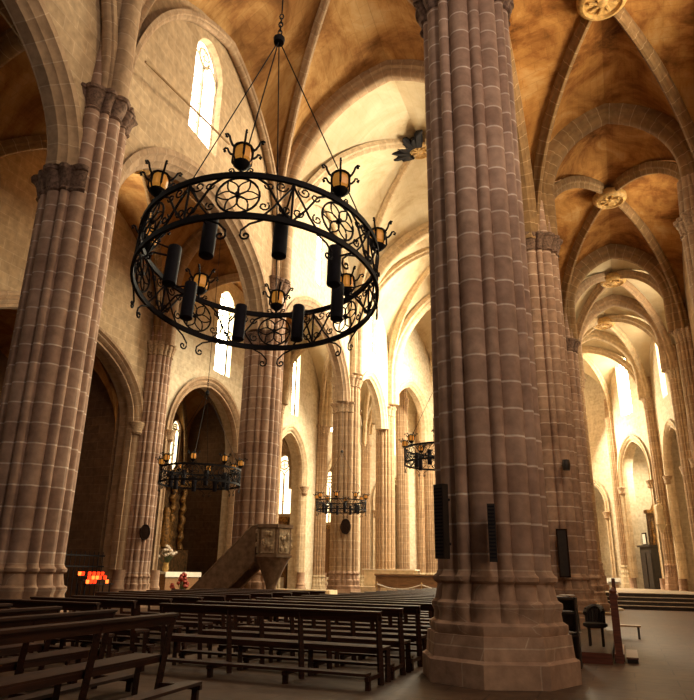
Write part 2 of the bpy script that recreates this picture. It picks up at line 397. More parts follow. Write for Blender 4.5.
# apse vault beyond the last pair of piers
ap = [(-13.75, 41.0, 12.1), (-12.2, 46.5, 12.1), (-7.8, 48.6, 12.1), (-3.4, 46.5, 12.1), (-1.87, 41.0, 12.9)]
mb = MB(); key = Vector((-7.8, 42.6, 0))
for p, q in zip(ap, ap[1:]):
    mid = ((p[0]+q[0])/2, (p[1]+q[1])/2)
    for a in (p, q): web_patch(mb, half_fn(a, mid, 18.5), half_fn(a, key, 20.8))
apse = mb.build('ceiling_20', M['vault_pale'], None, 50, 'structure')
for p in ap[1:4]:
    f = half_fn(p, key, 20.8); u = Vector((key.x-p[0], key.y-p[1], 0)).normalized()
    rb = MB(); rb.sweep([f(i/14) for i in range(15)], RIB, u.cross(Vector((0, 0, 1)))); rb.build('rib', M['rib_pale'], apse, 35)
# aisles
XL, XR = -18.5, 4.2
LS, RS = 10.9, RCAP
Ls = {0: (XL, -.8), 1: (XL, 10.9), 2: (XL, 22.9), 3: (XL, 34.2), 4: (XL, 41.0), 5: (-18.1, 48.6)}
Rs = {0: (XR, -.8), 1: (XR, 10.85), 2: (XR, 22.4), 3: (XR, 34.0), 4: (XR, 41.0), 5: (3.0, 47.6)}
LA, LB = 16.6, 16.3
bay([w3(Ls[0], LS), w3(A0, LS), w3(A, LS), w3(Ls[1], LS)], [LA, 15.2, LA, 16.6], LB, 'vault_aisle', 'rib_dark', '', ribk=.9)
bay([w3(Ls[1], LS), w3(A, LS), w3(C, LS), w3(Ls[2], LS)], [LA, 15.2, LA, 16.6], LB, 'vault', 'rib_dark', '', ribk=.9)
bay([w3(Ls[2], LS), w3(C, LS), w3(D, LS), w3(Ls[3], LS)], [LA, 15.2, LA, 16.6], LB, 'vault', 'rib', '', ribk=.9)
bay([w3(Ls[3], LS), w3(D, LS), w3(K, LS), w3(Ls[4], LS)], [LA, 15.2, LA, 16.2], LB, 'vault_pale', 'rib_pale', '', ribk=.9)
bay([w3(Ls[4], LS), w3(K, LS), (-12.2, 46.5, LS), w3(Ls[5], LS)], [LA, 15.2, LA, 16.2], LB, 'vault_pale', 'rib_pale', '', ribk=.9)
RA, RB = 17.9, 17.9
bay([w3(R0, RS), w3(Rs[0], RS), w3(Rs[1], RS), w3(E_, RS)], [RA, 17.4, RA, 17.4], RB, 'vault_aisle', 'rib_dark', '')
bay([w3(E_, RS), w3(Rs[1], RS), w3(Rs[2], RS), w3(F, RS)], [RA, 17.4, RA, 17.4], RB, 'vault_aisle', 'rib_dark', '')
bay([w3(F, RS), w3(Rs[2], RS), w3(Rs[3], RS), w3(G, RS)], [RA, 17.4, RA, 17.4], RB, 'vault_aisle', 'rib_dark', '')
bay([w3(G, RS), w3(Rs[3], RS), w3(Rs[4], RS), w3(H_, RS)], [RA, 17.2, RA, 17.2], RB, 'vault_pale', 'rib', '')
bay([w3(H_, RS), w3(Rs[4], RS), w3(Rs[5], RS), (-3.4, 46.5, RS)], [RA, 17.2, RA, 17.2], RB-.2, 'vault_pale', 'rib_pale', '')
bay([(-3.4, 46.5, RS), w3(Rs[5], RS), (.6, 53.2, RS), (-6.5, 49, RS)], [RA, 17.0, 17.0, 17.0], RB-.5, 'vault_pale', 'rib_pale', '', keystone=False)
bay([(-12.2, 46.5, LS+1), w3(Ls[5], LS+1), (-14.8, 53, LS+1), (-7.8, 48.6, LS+1)], [16.6, 17.0, 17.0, 17.0], 17, 'vault_pale', 'rib_pale', '', keystone=False)

def cross_arch(p, q, z0, z1, apex, mat, label, k=1.0, off=.5, name='transverse_arch'):
    P, Q = Vector(w3(p, z0)), Vector(w3(q, z1)); u = Vector((Q.x-P.x, Q.y-P.y, 0)).normalized()
    pts = arch_pts(P+u*off, Q-u*off, apex-.05, 18)
    mb = MB(); mb.sweep(pts, sc(TRANS, k), u.cross(Vector((0, 0, 1))))
    return tag(mb.build(name, M[mat], None, 35), label, 'arch', None, 'structure')
cross_arch(A, E_, NCAP, NCAP, NAVE_T, 'rib', 'nave cross arch springing from the pale-edged pier to the big near pier')
cross_arch(C, F, NCAP, NCAP, NAVE_T, 'rib', 'broad pointed arch across the nave above the big chandelier, springing from the pulpit pier', 1.05)
cross_arch(D, G, 12.3, NCAP, 21.3, 'rib_pale', 'pale pointed arch across the nave beyond the carved ceiling boss')
cross_arch(K, H_, 12.1, NCAP, 20.6, 'rib_pale', 'pale arch at the mouth of the bright apse')
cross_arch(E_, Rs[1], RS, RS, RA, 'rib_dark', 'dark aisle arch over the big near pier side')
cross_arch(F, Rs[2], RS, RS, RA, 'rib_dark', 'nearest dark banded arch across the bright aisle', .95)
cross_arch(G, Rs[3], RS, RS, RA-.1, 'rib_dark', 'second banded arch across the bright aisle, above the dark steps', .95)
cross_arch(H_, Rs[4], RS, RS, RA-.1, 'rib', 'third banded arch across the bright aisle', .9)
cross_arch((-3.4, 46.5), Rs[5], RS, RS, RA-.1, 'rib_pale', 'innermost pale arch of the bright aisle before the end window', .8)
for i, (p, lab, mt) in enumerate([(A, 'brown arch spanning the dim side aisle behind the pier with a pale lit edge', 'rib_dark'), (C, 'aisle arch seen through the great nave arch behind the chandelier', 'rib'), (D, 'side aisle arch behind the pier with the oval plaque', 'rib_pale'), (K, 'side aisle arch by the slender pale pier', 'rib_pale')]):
    cross_arch(p, Ls[i+1], LS, LS, LA, mt, lab, .85)

# ------------------------------------------------------------------ nave arcades: wall with arch, clerestory window above
def frame_mould(mb, o, u, n, c, hw, z0, spring, apex, prof, inward=True):
    o, u = Vector(o), Vector(u).normalized()
    pts = [o+u*a+Vector((0, 0, b)) for a, b in arch_2d(c, hw, z0, spring, apex, 14)]
    mb.sweep(pts, prof, n, flip=False)
WIN = [0]
def window(o, u, n, c, hw, z0, spring, apex, t, glass='sky', mull=1, deep=.38, lab=None, tracery=True):
    """window: pane at depth, stone tracery bars, splayed edge"""
    WIN[0] += 1
    o, u, n = Vector(o), Vector(u).normalized(), Vector(n).normalized()
    P = lambda a, b, d: o+u*a+Vector((0, 0, b))+n*d
    out = arch_2d(c, hw, z0, spring, apex, 10)
    mb = MB(); ids = [mb.vert(P(a, b, t*deep+.03)) for a, b in out]
    cid = mb.vert(P(c, (z0+spring)/2, t*deep+.03))
    for i in range(len(ids)): mb.face(cid, ids[i], ids[(i+1) % len(ids)])
    w = mb.build('window_%d' % WIN[0], M[glass], None, None, 'structure')
    fr = MB()
    prof = [(-.05, 0), (.08, 0), (.08, .09), (-.05, .09), (-.05, 0)]
    pts = [P(a, b, t*deep-.04) for a, b in out]
    fr.sweep(pts, prof, n)
    for k in range(mull):
        x = c-hw+2*hw*(k+1)/(mull+1)
        fr.box(P(x, (z0+spring)/2, t*deep-.02), (.09, .09, spring-z0), atan2(u.y, u.x))
    if tracery:
        nl = mull+1; lw = hw/nl
        for k in range(nl):
            x = c-hw+2*lw*(k+.5)
            fr.tube([P(a, b, t*deep-.02) for a, b in arch_2d(x, lw, spring, spring, spring+lw*1.5, 6)], .045, 5)
        rr = hw*.38; zz = spring+(apex-spring)*.56
        fr.tube([P(c+rr*cos(a*pi/8), zz+rr*sin(a*pi/8), t*deep-.02) for a in range(16)], .045, 5, closed=True)
        for k in range(4):
            a = k*pi/2+pi/4; fr.tube([P(c+rr*.5*cos(a)+rr*.45*cos(b*pi/4), zz+rr*.5*sin(a)+rr*.45*sin(b*pi/4), t*deep-.02) for b in range(8)], .025, 4, closed=True)
    for k in range(int((spring-z0)/.8)):
        fr.box(P(c, z0+.8*(k+1), t*deep-.01), (2*hw, .025, .03), atan2(u.y, u.x))
    fr.build('window_frame', M['wall_pale'], w, 40)
    return w
WALLN = [0]
def arcade(p, q, spring, apex, top, mat, thick=1.0, side=1, win=None, gap=.75, name='wall_nave', mould='rib', mk=.8):
    P = Vector((p[0], p[1], 0)); Q = Vector((q[0], q[1], 0)); u = (Q-P).normalized(); L = (Q-P).length
    n = Vector((-u.y, u.x, 0))          # points to -X when u is +Y
    o = P - n*thick/2                    # the face towards +X
    hw = L/2-gap; c = L/2
    arch = arch_2d(c, hw, spring, spring, apex, 16)
    outer = [(0, spring)] + arch + [(L, spring), (L, top), (0, top)]
    holes = []
    if win: holes.append(arch_2d(win[0], win[1], win[2], win[3], win[4], 10)[::-1])
    mb = MB(); mb.slab(o, u, n, outer, holes, thick)
    w = mb.build(name, M[mat], None, None, 'structure')
    mb = MB(); pts = [o+u*a+Vector((0, 0, b))+n*.5*thick for a, b in arch]
    pr = [(-thick*.62, -.18), (-thick*.62, .0), (-thick*.5, .06), (-thick*.42, .2), (-thick*.3, .24), (-thick*.2, .36), (thick*.2, .36), (thick*.3, .24), (thick*.42, .2), (thick*.5, .06), (thick*.62, 0), (thick*.62, -.18)]
    mb.sweep(pts, pr, -n, flip=False); mb.build('arch_moulding', M[mould], w, 35)
    if win:
        window(o, u, n, win[0], win[1], win[2], win[3], win[4], thick, 'sky', 1)
    return w, o, u, n
arcade(A0, A, ACAP, 14.5, 21.2, 'wall', .72, name='wall_left')
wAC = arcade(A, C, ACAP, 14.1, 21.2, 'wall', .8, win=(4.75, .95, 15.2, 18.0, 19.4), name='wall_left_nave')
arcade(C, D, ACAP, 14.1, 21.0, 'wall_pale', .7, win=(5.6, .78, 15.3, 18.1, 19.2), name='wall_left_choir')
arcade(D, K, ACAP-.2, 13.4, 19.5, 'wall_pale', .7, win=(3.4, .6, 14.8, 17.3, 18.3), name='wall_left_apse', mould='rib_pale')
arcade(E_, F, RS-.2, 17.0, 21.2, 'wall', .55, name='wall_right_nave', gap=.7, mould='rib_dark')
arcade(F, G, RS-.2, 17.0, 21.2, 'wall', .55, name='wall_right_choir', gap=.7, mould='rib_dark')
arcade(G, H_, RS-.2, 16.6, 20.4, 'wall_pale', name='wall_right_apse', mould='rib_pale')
arcade(R0, E_, RS-.2, 17.0, 21.2, 'wall', .55, name='wall_right', gap=.7, mould='rib_dark')
apl = [K, (-12.2, 46.5), (-7.8, 48.6), (-3.4, 46.5), H_]
for i in range(4):
    a_, b_ = apl[i], apl[i+1]
    arcade(a_, b_, 10.4, 14.4, 20.4, 'wall_pale', .8, name='wall_apse_arcade', mould='rib_pale', gap=.45)
for p, lab in zip(apl[1:4], ['pale apse pier next beyond the slender pale pier by the altar', 'pale apse pier behind the big near pier on the nave axis', 'pale apse pier behind the bright aisle arcade']):
    pier(p, .45, 10.9, lab, mat='pier_pale', cap='carved_pale', bmat='pale_stone')
# wall ribs of the nave vault against the clerestory
for p, q, ap_, mt, lab in [(A, C, 20.2, 'rib', 'rib framing the clerestory window above the great nave arch'), (C, D, 20.0, 'rib_pale', 'rib framing the clerestory wall beyond the pulpit pier'), (A0, A, 20.2, 'rib', 'wall rib high above the dim aisle arch')]:
    P, Q = Vector((p[0]+.55, p[1], 0)), Vector((q[0]+.55, q[1], 0))
    cross_arch(P, Q, NCAP, NCAP if q != D else 12.3, ap_, mt, lab, .45, .3, name='wall_rib')

# ------------------------------------------------------------------ outer walls
def outer_wall(name, p, q, top, mat, chapel=None, win=None, thick=.9, flipn=False, glass='sky_strong', mould='rib', mull=1, second=None):
    P = Vector((p[0], p[1], 0)); Q = Vector((q[0], q[1], 0)); u = (Q-P).normalized(); L = (Q-P).length
    n = Vector((-u.y, u.x, 0)) * (-1 if flipn else 1)
    holes = []; outer = [(0, 0)]
    if chapel:
        c, hw, z0, sp, apx = chapel
        ch = arch_2d(c, hw, 0.0, sp, apx, 14); outer += ch
    outer += [(L, 0), (L, top), (0, top)]
    if win: holes.append(arch_2d(*win, 10)[::-1])
    mb = MB(); mb.slab(P, u, n, outer, holes, thick); w = mb.build(name, M[mat], None, None, 'structure')
    if chapel:
        mb = MB(); pts = [P+u*a+Vector((0, 0, b)) for a, b in arch_2d(c, hw, 1.4, sp, apx, 16)]
        pr = [(.12, -.35), (.12, -.22), (.02, -.14), (.10, -.05), (.04, .04), (-.06, .08), (-.03, .18), (-.14, .22), (-.3, .22)]
        mb.sweep(pts, [(a, -b) if False else (a, b) for a, b in pr], -n); mb.build('arch_moulding', M[mould], w, 35)
        for s_ in (-1, 1):
            mb = MB(); X = P+u*(c+s_*(hw+.05))
            mb.lathe([(.34, 0), (.34, .5), (.28, .6), (.3, .7), (.24, .8), (.24, 1.4)], X, 12); mb.build('jamb_base', M['base'], w, 40)
            mb = MB(); mb.lathe([(.2, sp-.5), (.26, sp-.42), (.24, sp-.3), (.32, sp-.1), (.34, sp), (.2, sp+.05)], X, 12); mb.build('jamb_capital', M['carved_pale'], w, 40)
    if win: window(P, u, n, *win, thick, glass, mull)
    return w
TOPL = 17.0
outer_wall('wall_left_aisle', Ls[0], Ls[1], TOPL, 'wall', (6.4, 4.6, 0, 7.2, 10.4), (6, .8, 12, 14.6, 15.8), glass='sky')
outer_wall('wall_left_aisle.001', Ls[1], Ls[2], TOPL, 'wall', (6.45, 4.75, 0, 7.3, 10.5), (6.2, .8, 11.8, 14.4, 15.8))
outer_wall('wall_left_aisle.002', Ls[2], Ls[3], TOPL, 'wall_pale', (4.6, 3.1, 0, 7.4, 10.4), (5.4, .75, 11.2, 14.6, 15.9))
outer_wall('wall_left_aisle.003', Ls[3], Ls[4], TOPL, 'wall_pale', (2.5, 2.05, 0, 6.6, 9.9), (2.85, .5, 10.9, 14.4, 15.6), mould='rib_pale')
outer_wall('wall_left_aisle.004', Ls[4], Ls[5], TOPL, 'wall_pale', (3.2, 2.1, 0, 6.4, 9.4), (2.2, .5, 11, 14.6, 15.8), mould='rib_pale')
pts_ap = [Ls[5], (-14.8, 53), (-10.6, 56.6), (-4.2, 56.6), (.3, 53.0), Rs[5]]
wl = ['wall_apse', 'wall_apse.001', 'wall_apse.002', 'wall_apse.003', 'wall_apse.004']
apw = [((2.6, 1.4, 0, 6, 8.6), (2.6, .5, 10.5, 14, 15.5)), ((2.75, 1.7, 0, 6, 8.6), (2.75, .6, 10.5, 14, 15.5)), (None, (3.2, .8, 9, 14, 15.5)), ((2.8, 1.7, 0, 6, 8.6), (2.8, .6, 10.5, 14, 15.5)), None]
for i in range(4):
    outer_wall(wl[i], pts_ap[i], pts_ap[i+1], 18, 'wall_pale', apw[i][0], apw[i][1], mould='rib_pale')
L5 = (Vector(pts_ap[4])-Vector(pts_ap[5])).length
outer_wall(wl[4], pts_ap[4], pts_ap[5], 18, 'wall_pale', (L5/2-.45, 1.95, 0, 7.6, 10.8), (L5/2-.55, .85, 12.6, 15.8, 17.4), mould='rib_pale')
outer_wall('wall_right_aisle.003', Rs[5], Rs[4], 17.6, 'wall_pale', (3.3, 1.9, 0, 7.5, 10.4), (3.2, .6, 12.2, 15.4, 16.8), mould='rib_pale')
outer_wall('wall_right_aisle.002', Rs[4], Rs[3], 17.6, 'wall_pale', (3.5, 2.0, 0, 7.5, 10.6), (3.4, .65, 12.2, 15.4, 16.8))
outer_wall('wall_right_aisle.001', Rs[3], Rs[2], 17.6, 'wall', (5.8, 3.4, 0, 7.5, 10.6), (5.8, .8, 12.2, 15.2, 16.6))
outer_wall('wall_right_aisle', Rs[2], Rs[0], 17.6, 'wall', None, (6, .8, 12.2, 15.2, 16.6))
# chapels: back and side walls behind the arches
def chapel_box(y0, y1, x0, x1, top, mat, name, win=None, glass='sky', side=None):
    """side chapel between y0..y1 running from x0 (mouth) to x1 (back)"""
    s = -1 if x1 < x0 else 1
    t = .4
    u = Vector((0, 1, 0)); n = Vector((s, 0, 0))
    mb = MB(); mb.slab((x1, y0, 0), u, n, [(0, 0), (y1-y0, 0), (y1-y0, top), (0, top)], [arch_2d(*win, 8)[::-1]] if win else [], t)
    w = mb.build(name+'_back', M[mat], None, None, 'structure')
    for yy, d in ((y0, -1), (y1, 1)):
        mb = MB(); mb.slab((x0, yy, 0), Vector((s, 0, 0)), Vector((0, d, 0)), [(0, 0), (abs(x1-x0), 0), (abs(x1-x0), top), (0, top)], [arch_2d(*side, 8)[::-1]] if side and d > 0 else [], t); mb.build(name+'_side', M[mat], None, None, 'structure')
        if side and d > 0: window((x0, yy, 0), Vector((s, 0, 0)), Vector((0, d, 0)), *side, t, glass, 1)
    if win: window((x1, y0, 0), u, n, *win, t, glass, 1)
    bay([(x0, y0, top*.62), (x1, y0, top*.62), (x1, y1, top*.62), (x0, y1, top*.62)], [top-.1]*4, top, 'vault_aisle' if mat == 'chapel' else 'vault_pale', 'rib_dark' if mat == 'chapel' else 'rib_pale', '', ribk=.6, keystone=False, ribs=mat != 'chapel' or bool(win))
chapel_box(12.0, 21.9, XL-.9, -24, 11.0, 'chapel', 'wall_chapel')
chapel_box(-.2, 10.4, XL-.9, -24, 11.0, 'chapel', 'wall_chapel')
chapel_box(23.9, 32.2, XL-.9, -23, 11.2, 'chapel', 'wall_chapel', (7.1, .42, 6.6, 8.8, 9.6), 'sky_soft')
chapel_box(34.4, 39.4, XL-.9, -22.0, 10.6, 'wall', 'wall_chapel', None, 'sky_soft', (.95, .8, 5.0, 7.3, 8.9))
chapel_box(42, 47, XL-.9, -21.8, 10.6, 'wall', 'wall_chapel', None, 'sky_soft', (.9, .7, 5.0, 7.3, 8.9))
chapel_box(24.5, 33, XR+.9, 7.5, 11, 'wall', 'wall_chapel')
chapel_box(35, 40.2, XR+.9, 7.5, 11, 'wall', 'wall_chapel')
chapel_box(41.6, 47, XR+.9, 7.5, 11, 'wall', 'wall_chapel')

# end chapel behind the bright arch of the aisle
def rot_slab(P, Q, d0, outer, name, mat, t=.3):
    u = (Q-P).normalized(); n = Vector((-u.y, u.x, 0)); mb = MB(); mb.slab(P+n*d0, u, n, outer, [], t); return mb.build(name, M[mat], None, None, 'structure')
P4 = Vector((pts_ap[4][0], pts_ap[4][1], 0)); P5 = Vector((pts_ap[5][0], pts_ap[5][1], 0)); u5 = (P5-P4).normalized(); n5 = Vector((-u5.y, u5.x, 0))
rot_slab(P4-u5*.3, P5+u5*.6, 4.2, [(0, 0), (L5+.9, 0), (L5+.9, 12), (0, 12)], 'wall_end_chapel', 'wall_pale')
rot_slab(P4-u5*.2, P4-u5*.2+n5, .9, [(0, 0), (3.4, 0), (3.4, 12), (0, 12)], 'wall_end_chapel', 'wall_pale')
rot_slab(P5+u5*.2, P5+u5*.2+n5, .9, [(0, 0), (3.4, 0), (3.4, 12), (0, 12)], 'wall_end_chapel', 'wall_pale')
mb = MB(); a_, b_ = P4+u5*.2, P5-u5*.2
mb.face(*[mb.vert((p.x, p.y, .72), (p.x, p.y)) for p in (a_, b_, b_+n5*4.2, a_+n5*4.2)]); mb.build('floor_end_chapel', M['floor_pale'], None, None, 'structure')
for i in (0, 1, 2, 3):
    p, q = Vector((*pts_ap[i], 0)), Vector((*pts_ap[i+1], 0)); l = (q-p).length
    rot_slab(p, q, 2.6, [(.2, 0), (l-.2, 0), (l-.2, 12), (.2, 12)], 'wall_apse_chapel', 'wall_pale')

# engaged responds of the outer walls
for i, (k, r, cz, lab) in enumerate([(1, .6, 11.0, 'engaged wall shafts hidden behind the pier with a pale lit edge'), (2, .62, 11.0, 'engaged wall pier between the two dark chapel arches, oval plaque on it'), (3, .5, 11.0, 'engaged wall shafts behind the pulpit pier'), (4, .5, 11.0, 'tall thin engaged shafts between the two lit chapels behind the plaque pier'), (5, .45, 11.0, 'engaged shafts where the pale apse wall begins')]):
    pier((Ls[k][0]+.1, Ls[k][1]), r, cz, lab, mat='pier' if k < 3 else 'pier_pale', cap='carved_pale', bmat='base' if k < 3 else 'pale_stone', bh=1.2)
for k, r, lab in [(2, .62, 'engaged wall pier of the bright aisle nearest to the camera'), (3, .55, 'engaged brown wall pier beside the steps of the bright aisle'), (4, .5, 'engaged wall pier past the steps, second along the bright aisle wall'), (5, .45, 'engaged wall pier next to the dark confessional at the bright aisle end')]:
    pier((Rs[k][0]-.1 - (.5 if k == 2 else 0), Rs[k][1]), r, RCAP, lab, z0=.72 if k > 3 else 0, mat='pier_pale', cap='carved_pale', bmat='base', bh=1.5)
pier((.3, 53.0), .4, RCAP, 'thin pale wall shaft on the far side of the bright end arch', z0=.72, mat='pier_pale', cap='carved_pale', bmat='pale_stone')
pier((-14.8, 53.0), .4, RCAP, 'thin pale wall shaft deep in the apse behind the fourth chandelier', mat='pier_pale', cap='carved_pale', bmat='pale_stone')

# ------------------------------------------------------------------ floor and steps
mb = MB()
q = [(-25, -4), (9, -4), (9, 60), (-25, 60)]
mb.face(*[mb.vert((x, y, 0), (x, y)) for x, y in q]); mb.build('floor', M['floor'], None, None, 'structure')
st = thing('chancel_steps', 'wide dark-edged stone steps crossing the bright aisle', 'steps', (0, 36, 0))
for i in range(4):
    mb = MB(); y0 = 36-36+i*.4; y1 = 24
    mb.prism([(-.95, y0), (XR-.05, y0)] + ([(XR-.05, y0+.42), (-.95, y0+.42)] if i < 3 else [(XR-.05, 5), (2.85, 11.3), (.3, 16.6), (-.95, 16.6)]), 0, .18*(i+1)-.03)
    mb.build('riser', M['dark_step'] if 'dark_step' in M else M['dark'], st)
    mb = MB(); mb.prism([(-.97, y0-.03), (XR-.04, y0-.03)] + ([(XR-.04, y0+.42), (-.97, y0+.42)] if i < 3 else [(XR-.04, 5), (2.86, 11.3), (.3, 16.65), (-.97, 16.65)]), .18*(i+1)-.03, .18*(i+1)); mb.build('tread', M['floor_pale'], st)

# ------------------------------------------------------------------ benches
def make_bench(L, name='church_bench'):
    t = thing(name, '', 'bench')
    h = L/2
    mb = MB(); mb.box((0, -.03, .865), (L, .045, .10), 0, radians(8)); mb.box((0, -.035, .925), (L, .10, .028), 0, radians(4)); mb.build('backrest', M['wood'], t)
    mb = MB(); mb.box((0, .27, .445), (L-.04, .36, .038)); mb.box((0, .10, .41), (L-.1, .03, .06)); mb.build('seat', M['wood'], t)
    mb = MB(); mb.box((0, -.40, .185), (L-.1, .20, .034)); mb.build('kneeler', M['wood'], t)
    for k in range(4):
        x = -h+.05+(L-.1)*k/3
        mb = MB(); mb.tube([(x, .10, 0), (x, .04, .45), (x, -.03, .89)], [.048, .046, .04], 4); mb.build('back_post', M['wood'], t)
        mb = MB(); mb.tube([(x, .40, 0), (x, .38, .425)], .042, 4); mb.build('front_leg', M['wood'], t)
        mb = MB(); mb.box((x, -.19, .135), (.05, .60, .05)); mb.box((x, -.42, .085), (.06, .07, .17)); mb.build('kneeler_foot', M['wood'], t)
    return t
BENCH = {}
def bench(x0, x1, y, label, group, rz=0.0, cx=None):
    L = round(abs(x1-x0), 1)
    first = L not in BENCH
    o = BENCH[L] if not first else BENCH.setdefault(L, make_bench(L))
    if not first: o = copy_tree(o)
    o.location = ((x0+x1)/2 if cx is None else cx, y, 0); o.rotation_euler = (0, 0, rz)
    tag(o, label, 'bench', group)
    return o
PH = ['front', 'second', 'third', 'fourth', 'fifth', 'sixth', 'seventh', 'eighth', 'ninth', 'tenth', 'eleventh', 'twelfth', 'thirteenth', 'fourteenth', 'fifteenth', 'sixteenth']
for i in range(18):
    bench(-6.85+random.uniform(-.06, .06), -3.25+random.uniform(-.04, .04) if False else -3.2, 9.35+1.04*i, 'dark wooden bench, %s row back from the camera beside the big near pier' % ORD[i], 'benches in the block by the big pier')
for i, (y, x0, x1) in enumerate([(8.75, -10.6, -7.6), (9.75, -10.0, -7.7), (10.75, -10.0, -7.7), (11.75, -10.0, -7.7), (12.75, -11.2, -7.8), (13.8, -11.4, -7.8), (14.85, -11.4, -7.8), (15.9, -11.4, -7.8), (16.95, -11.4, -7.8), (18.0, -11.4, -7.8)]):
    bench(x0, x1, y, 'dark wooden bench, %s row of the block at the foot of the pale-edged pier' % ORD[i], 'benches in the block by the dim aisle')
for i, x in enumerate([-4.95, -6.0, -7.05, -8.1]):
    o = bench(0, 4.4, 0, 'dark bench turned lengthwise along the nave, %s from the open floor' % ORD[i], 'benches turned lengthwise')
    o.location = (x-.12, 5.2+.12*i, 0); o.rotation_euler = (0, 0, pi/2+radians(5))

# ------------------------------------------------------------------ chandeliers
def spiral(c, r0, turns, a0, ex, ey, n=14, sgn=1):
    c, ex, ey = Vector(c), Vector(ex), Vector(ey); out = []
    for i in range(n+1):
        t = i/n; r = r0*(1-.8*t); a = a0+sgn*turns*2*pi*t; out.append(c+ex*r*cos(a)+ey*r*sin(a))
    return out
def make_chandelier(detail=True):
    t = thing('iron_chandelier', '', 'chandelier')
    Rr, bnd = 1.5, .55; n = 64; seg = 6 if detail else 4
    for z, nm in ((0, 'upper_ring'), (-bnd, 'lower_ring')):
        mb = MB(); pr = [(-.012, -.035), (.022, -.035), (.022, .035), (-.012, .035)]
        rings = []
        for k in range(n):
            a = 2*pi*k/n; rings.append([mb.vert(((Rr+p[0])*cos(a), (Rr+p[0])*sin(a), z+p[1])) for p in pr])
        for k in range(n):
            X, Y = rings[k], rings[(k+1) % n]
            for j in range(4): mb.face(X[j], X[(j+1) % 4], Y[(j+1) % 4], Y[j])
        mb.build(nm, M['iron'], t, 30)
    def on(a, s, z, dr=0):   # a point on the band: s metres along the circle from angle a
        b = a+s/Rr; return Vector(((Rr+dr)*cos(b), (Rr+dr)*sin(b), z))
    for k in range(8):
        a = k*pi/4
        mb = MB(); rr = .235; zc = -bnd/2
        mb.tube([on(a, rr*cos(i*pi/12), zc+rr*sin(i*pi/12)) for i in range(24)], .013, seg, closed=True)
        for j in range(6):
            b = j*pi/3
            pet = []
            for i in range(13):
                s = i/12; w = .055*sin(pi*s)*1.0; pet.append((s*rr, w))
            pet += [(s, -w) for s, w in pet[::-1][1:-1]]
            mb.tube([on(a, s*cos(b)-w*sin(b), zc+s*sin(b)+w*cos(b)) for s, w in pet], .010, 4, closed=True)
        mb.tube([on(a, 0, zc, -.03), on(a, 0, zc, .03)], .03, 6)
        mb.build('rosette', M['iron'], t, 40)
        # scrollwork between this rosette and the next
        mb = MB(); half = Rr*pi/8; m = a
        for s_ in (-1, 1):
            # long diagonal from the rosette top to the lower ring, and its scrolls
            base = a+pi/8
            d = lambda s, z: on(base, s_*s, z)
            mb.tube([d(half-.18, -.02), d(half-.30, -.10), d(.16, -.33), d(.02, -bnd+.03)], .014, seg)
            mb.tube([d(.0, -.02), d(.03, -.12), d(.12, -.26), d(.20, -.40), d(.30, -bnd+.02)], .012, seg)
            for (cs, cz, r0, a0, sg) in [(.13, -.10, .075, pi, 1), (.07, -.40, .07, .6, -1), (.30, -.40, .065, 2.2, 1), (.26, -.12, .055, 0, -1)]:
                mb.tube([d(cs+p.x, cz+p.y) for p in spiral((0, 0, 0), r0, 1.25, a0, (1, 0, 0), (0, 1, 0), 12, sg)], .011, 4)
        mb.tube([on(a+pi/8, 0, 0), on(a+pi/8, 0, -bnd)], .014, seg)
        mb.build('scroll_panel', M['iron'], t, 40)
        # pendant scrolls under the lower ring
        mb = MB()
        for s_ in (-1, 1):
            d = lambda s, z: on(a, s_*s, z)
            mb.tube([d(.42, -bnd), d(.30, -bnd-.03), d(.16, -bnd-.10), d(.08, -bnd-.19), d(.075, -bnd-.25)] + [d(.13+p.x, -bnd-.25+p.y) for p in spiral((0, 0, 0), .055, 1.1, pi, (1, 0, 0), (0, 1, 0), 10, 1)], .012, 5)
        mb.build('pendant_scroll', M['iron'], t, 40)
        # lantern on the upper ring
        P = Vector((Rr*cos(a), Rr*sin(a), 0))
        mb = MB(); mb.lathe([(.022, 0), (.018, .07), (.05, .10), (.088, .135), (.098, .165), (.08, .175)], P, 10)
        for j in range(6):
            b = a+j*pi/3+.3; e = Vector((cos(b), sin(b), 0)); up = Vector((0, 0, 1))
            mb.tube([P+e*.085+up*.15, P+e*.118+up*.21, P+e*.118+up*.31, P+e*.10+up*.375], .014, 5)
            mb.tube([P+e*.112+up*.32, P+e*.15+up*.34, P+e*.18+up*.385, P+e*.195+up*.43, P+e*.225+up*.445, P+e*.245+up*.425, P+e*.235+up*.40, P+e*.215+up*.405], [.015, .014, .013, .013, .013, .014, .017, .012], 5)
        mb.tube([P+Vector((.105*cos(j*pi/6), .105*sin(j*pi/6), .375)) for j in range(12)], .015, 5, closed=True)
        mb.lathe([(.098, .375), (.10, .385), (.05, .41), (.02, .43)], P, 8)
        for s_ in (-1, 1):
            mb.tube([on(a, s_*.02, .03), on(a, s_*.08, .06)] + [on(a, s_*(.11+p.x), .07+p.y) for p in spiral((0, 0, 0), .035, 1, pi, (1, 0, 0), (0, 1, 0), 8, -1)], .01, 4)
        ln = mb.build('lantern', M['iron'], t, 40)
        mb = MB(); mb.lathe([(.075, .165), (.105, .21), (.108, .30), (.092, .375)], P, 6); mb.build('lantern_glass', M['amber'], ln)
        mb = MB(); b = a+pi/8; Q = Vector((1.06*cos(b), 1.06*sin(b), .17))
        mb.lathe([(.07, -.87), (.083, -.86), (.083, -.34), (.078, -.33)], Q, 16)
        e = Vector((cos(b), sin(b), 0)); mb.tube([e*1.06+Vector((0, 0, -.3)), e*1.3+Vector((0, 0, -.3)), e*1.5+Vector((0, 0, -.5))], .014, 5); mb.tube([e*1.06+Vector((0, 0, -.2)), e*1.3+Vector((0, 0, -.15)), e*1.5+Vector((0, 0, -.02))], .012, 5)
        mb.build('black_sleeve', M['sleeve'], t, 40)
    hubz = 3.35
    return t
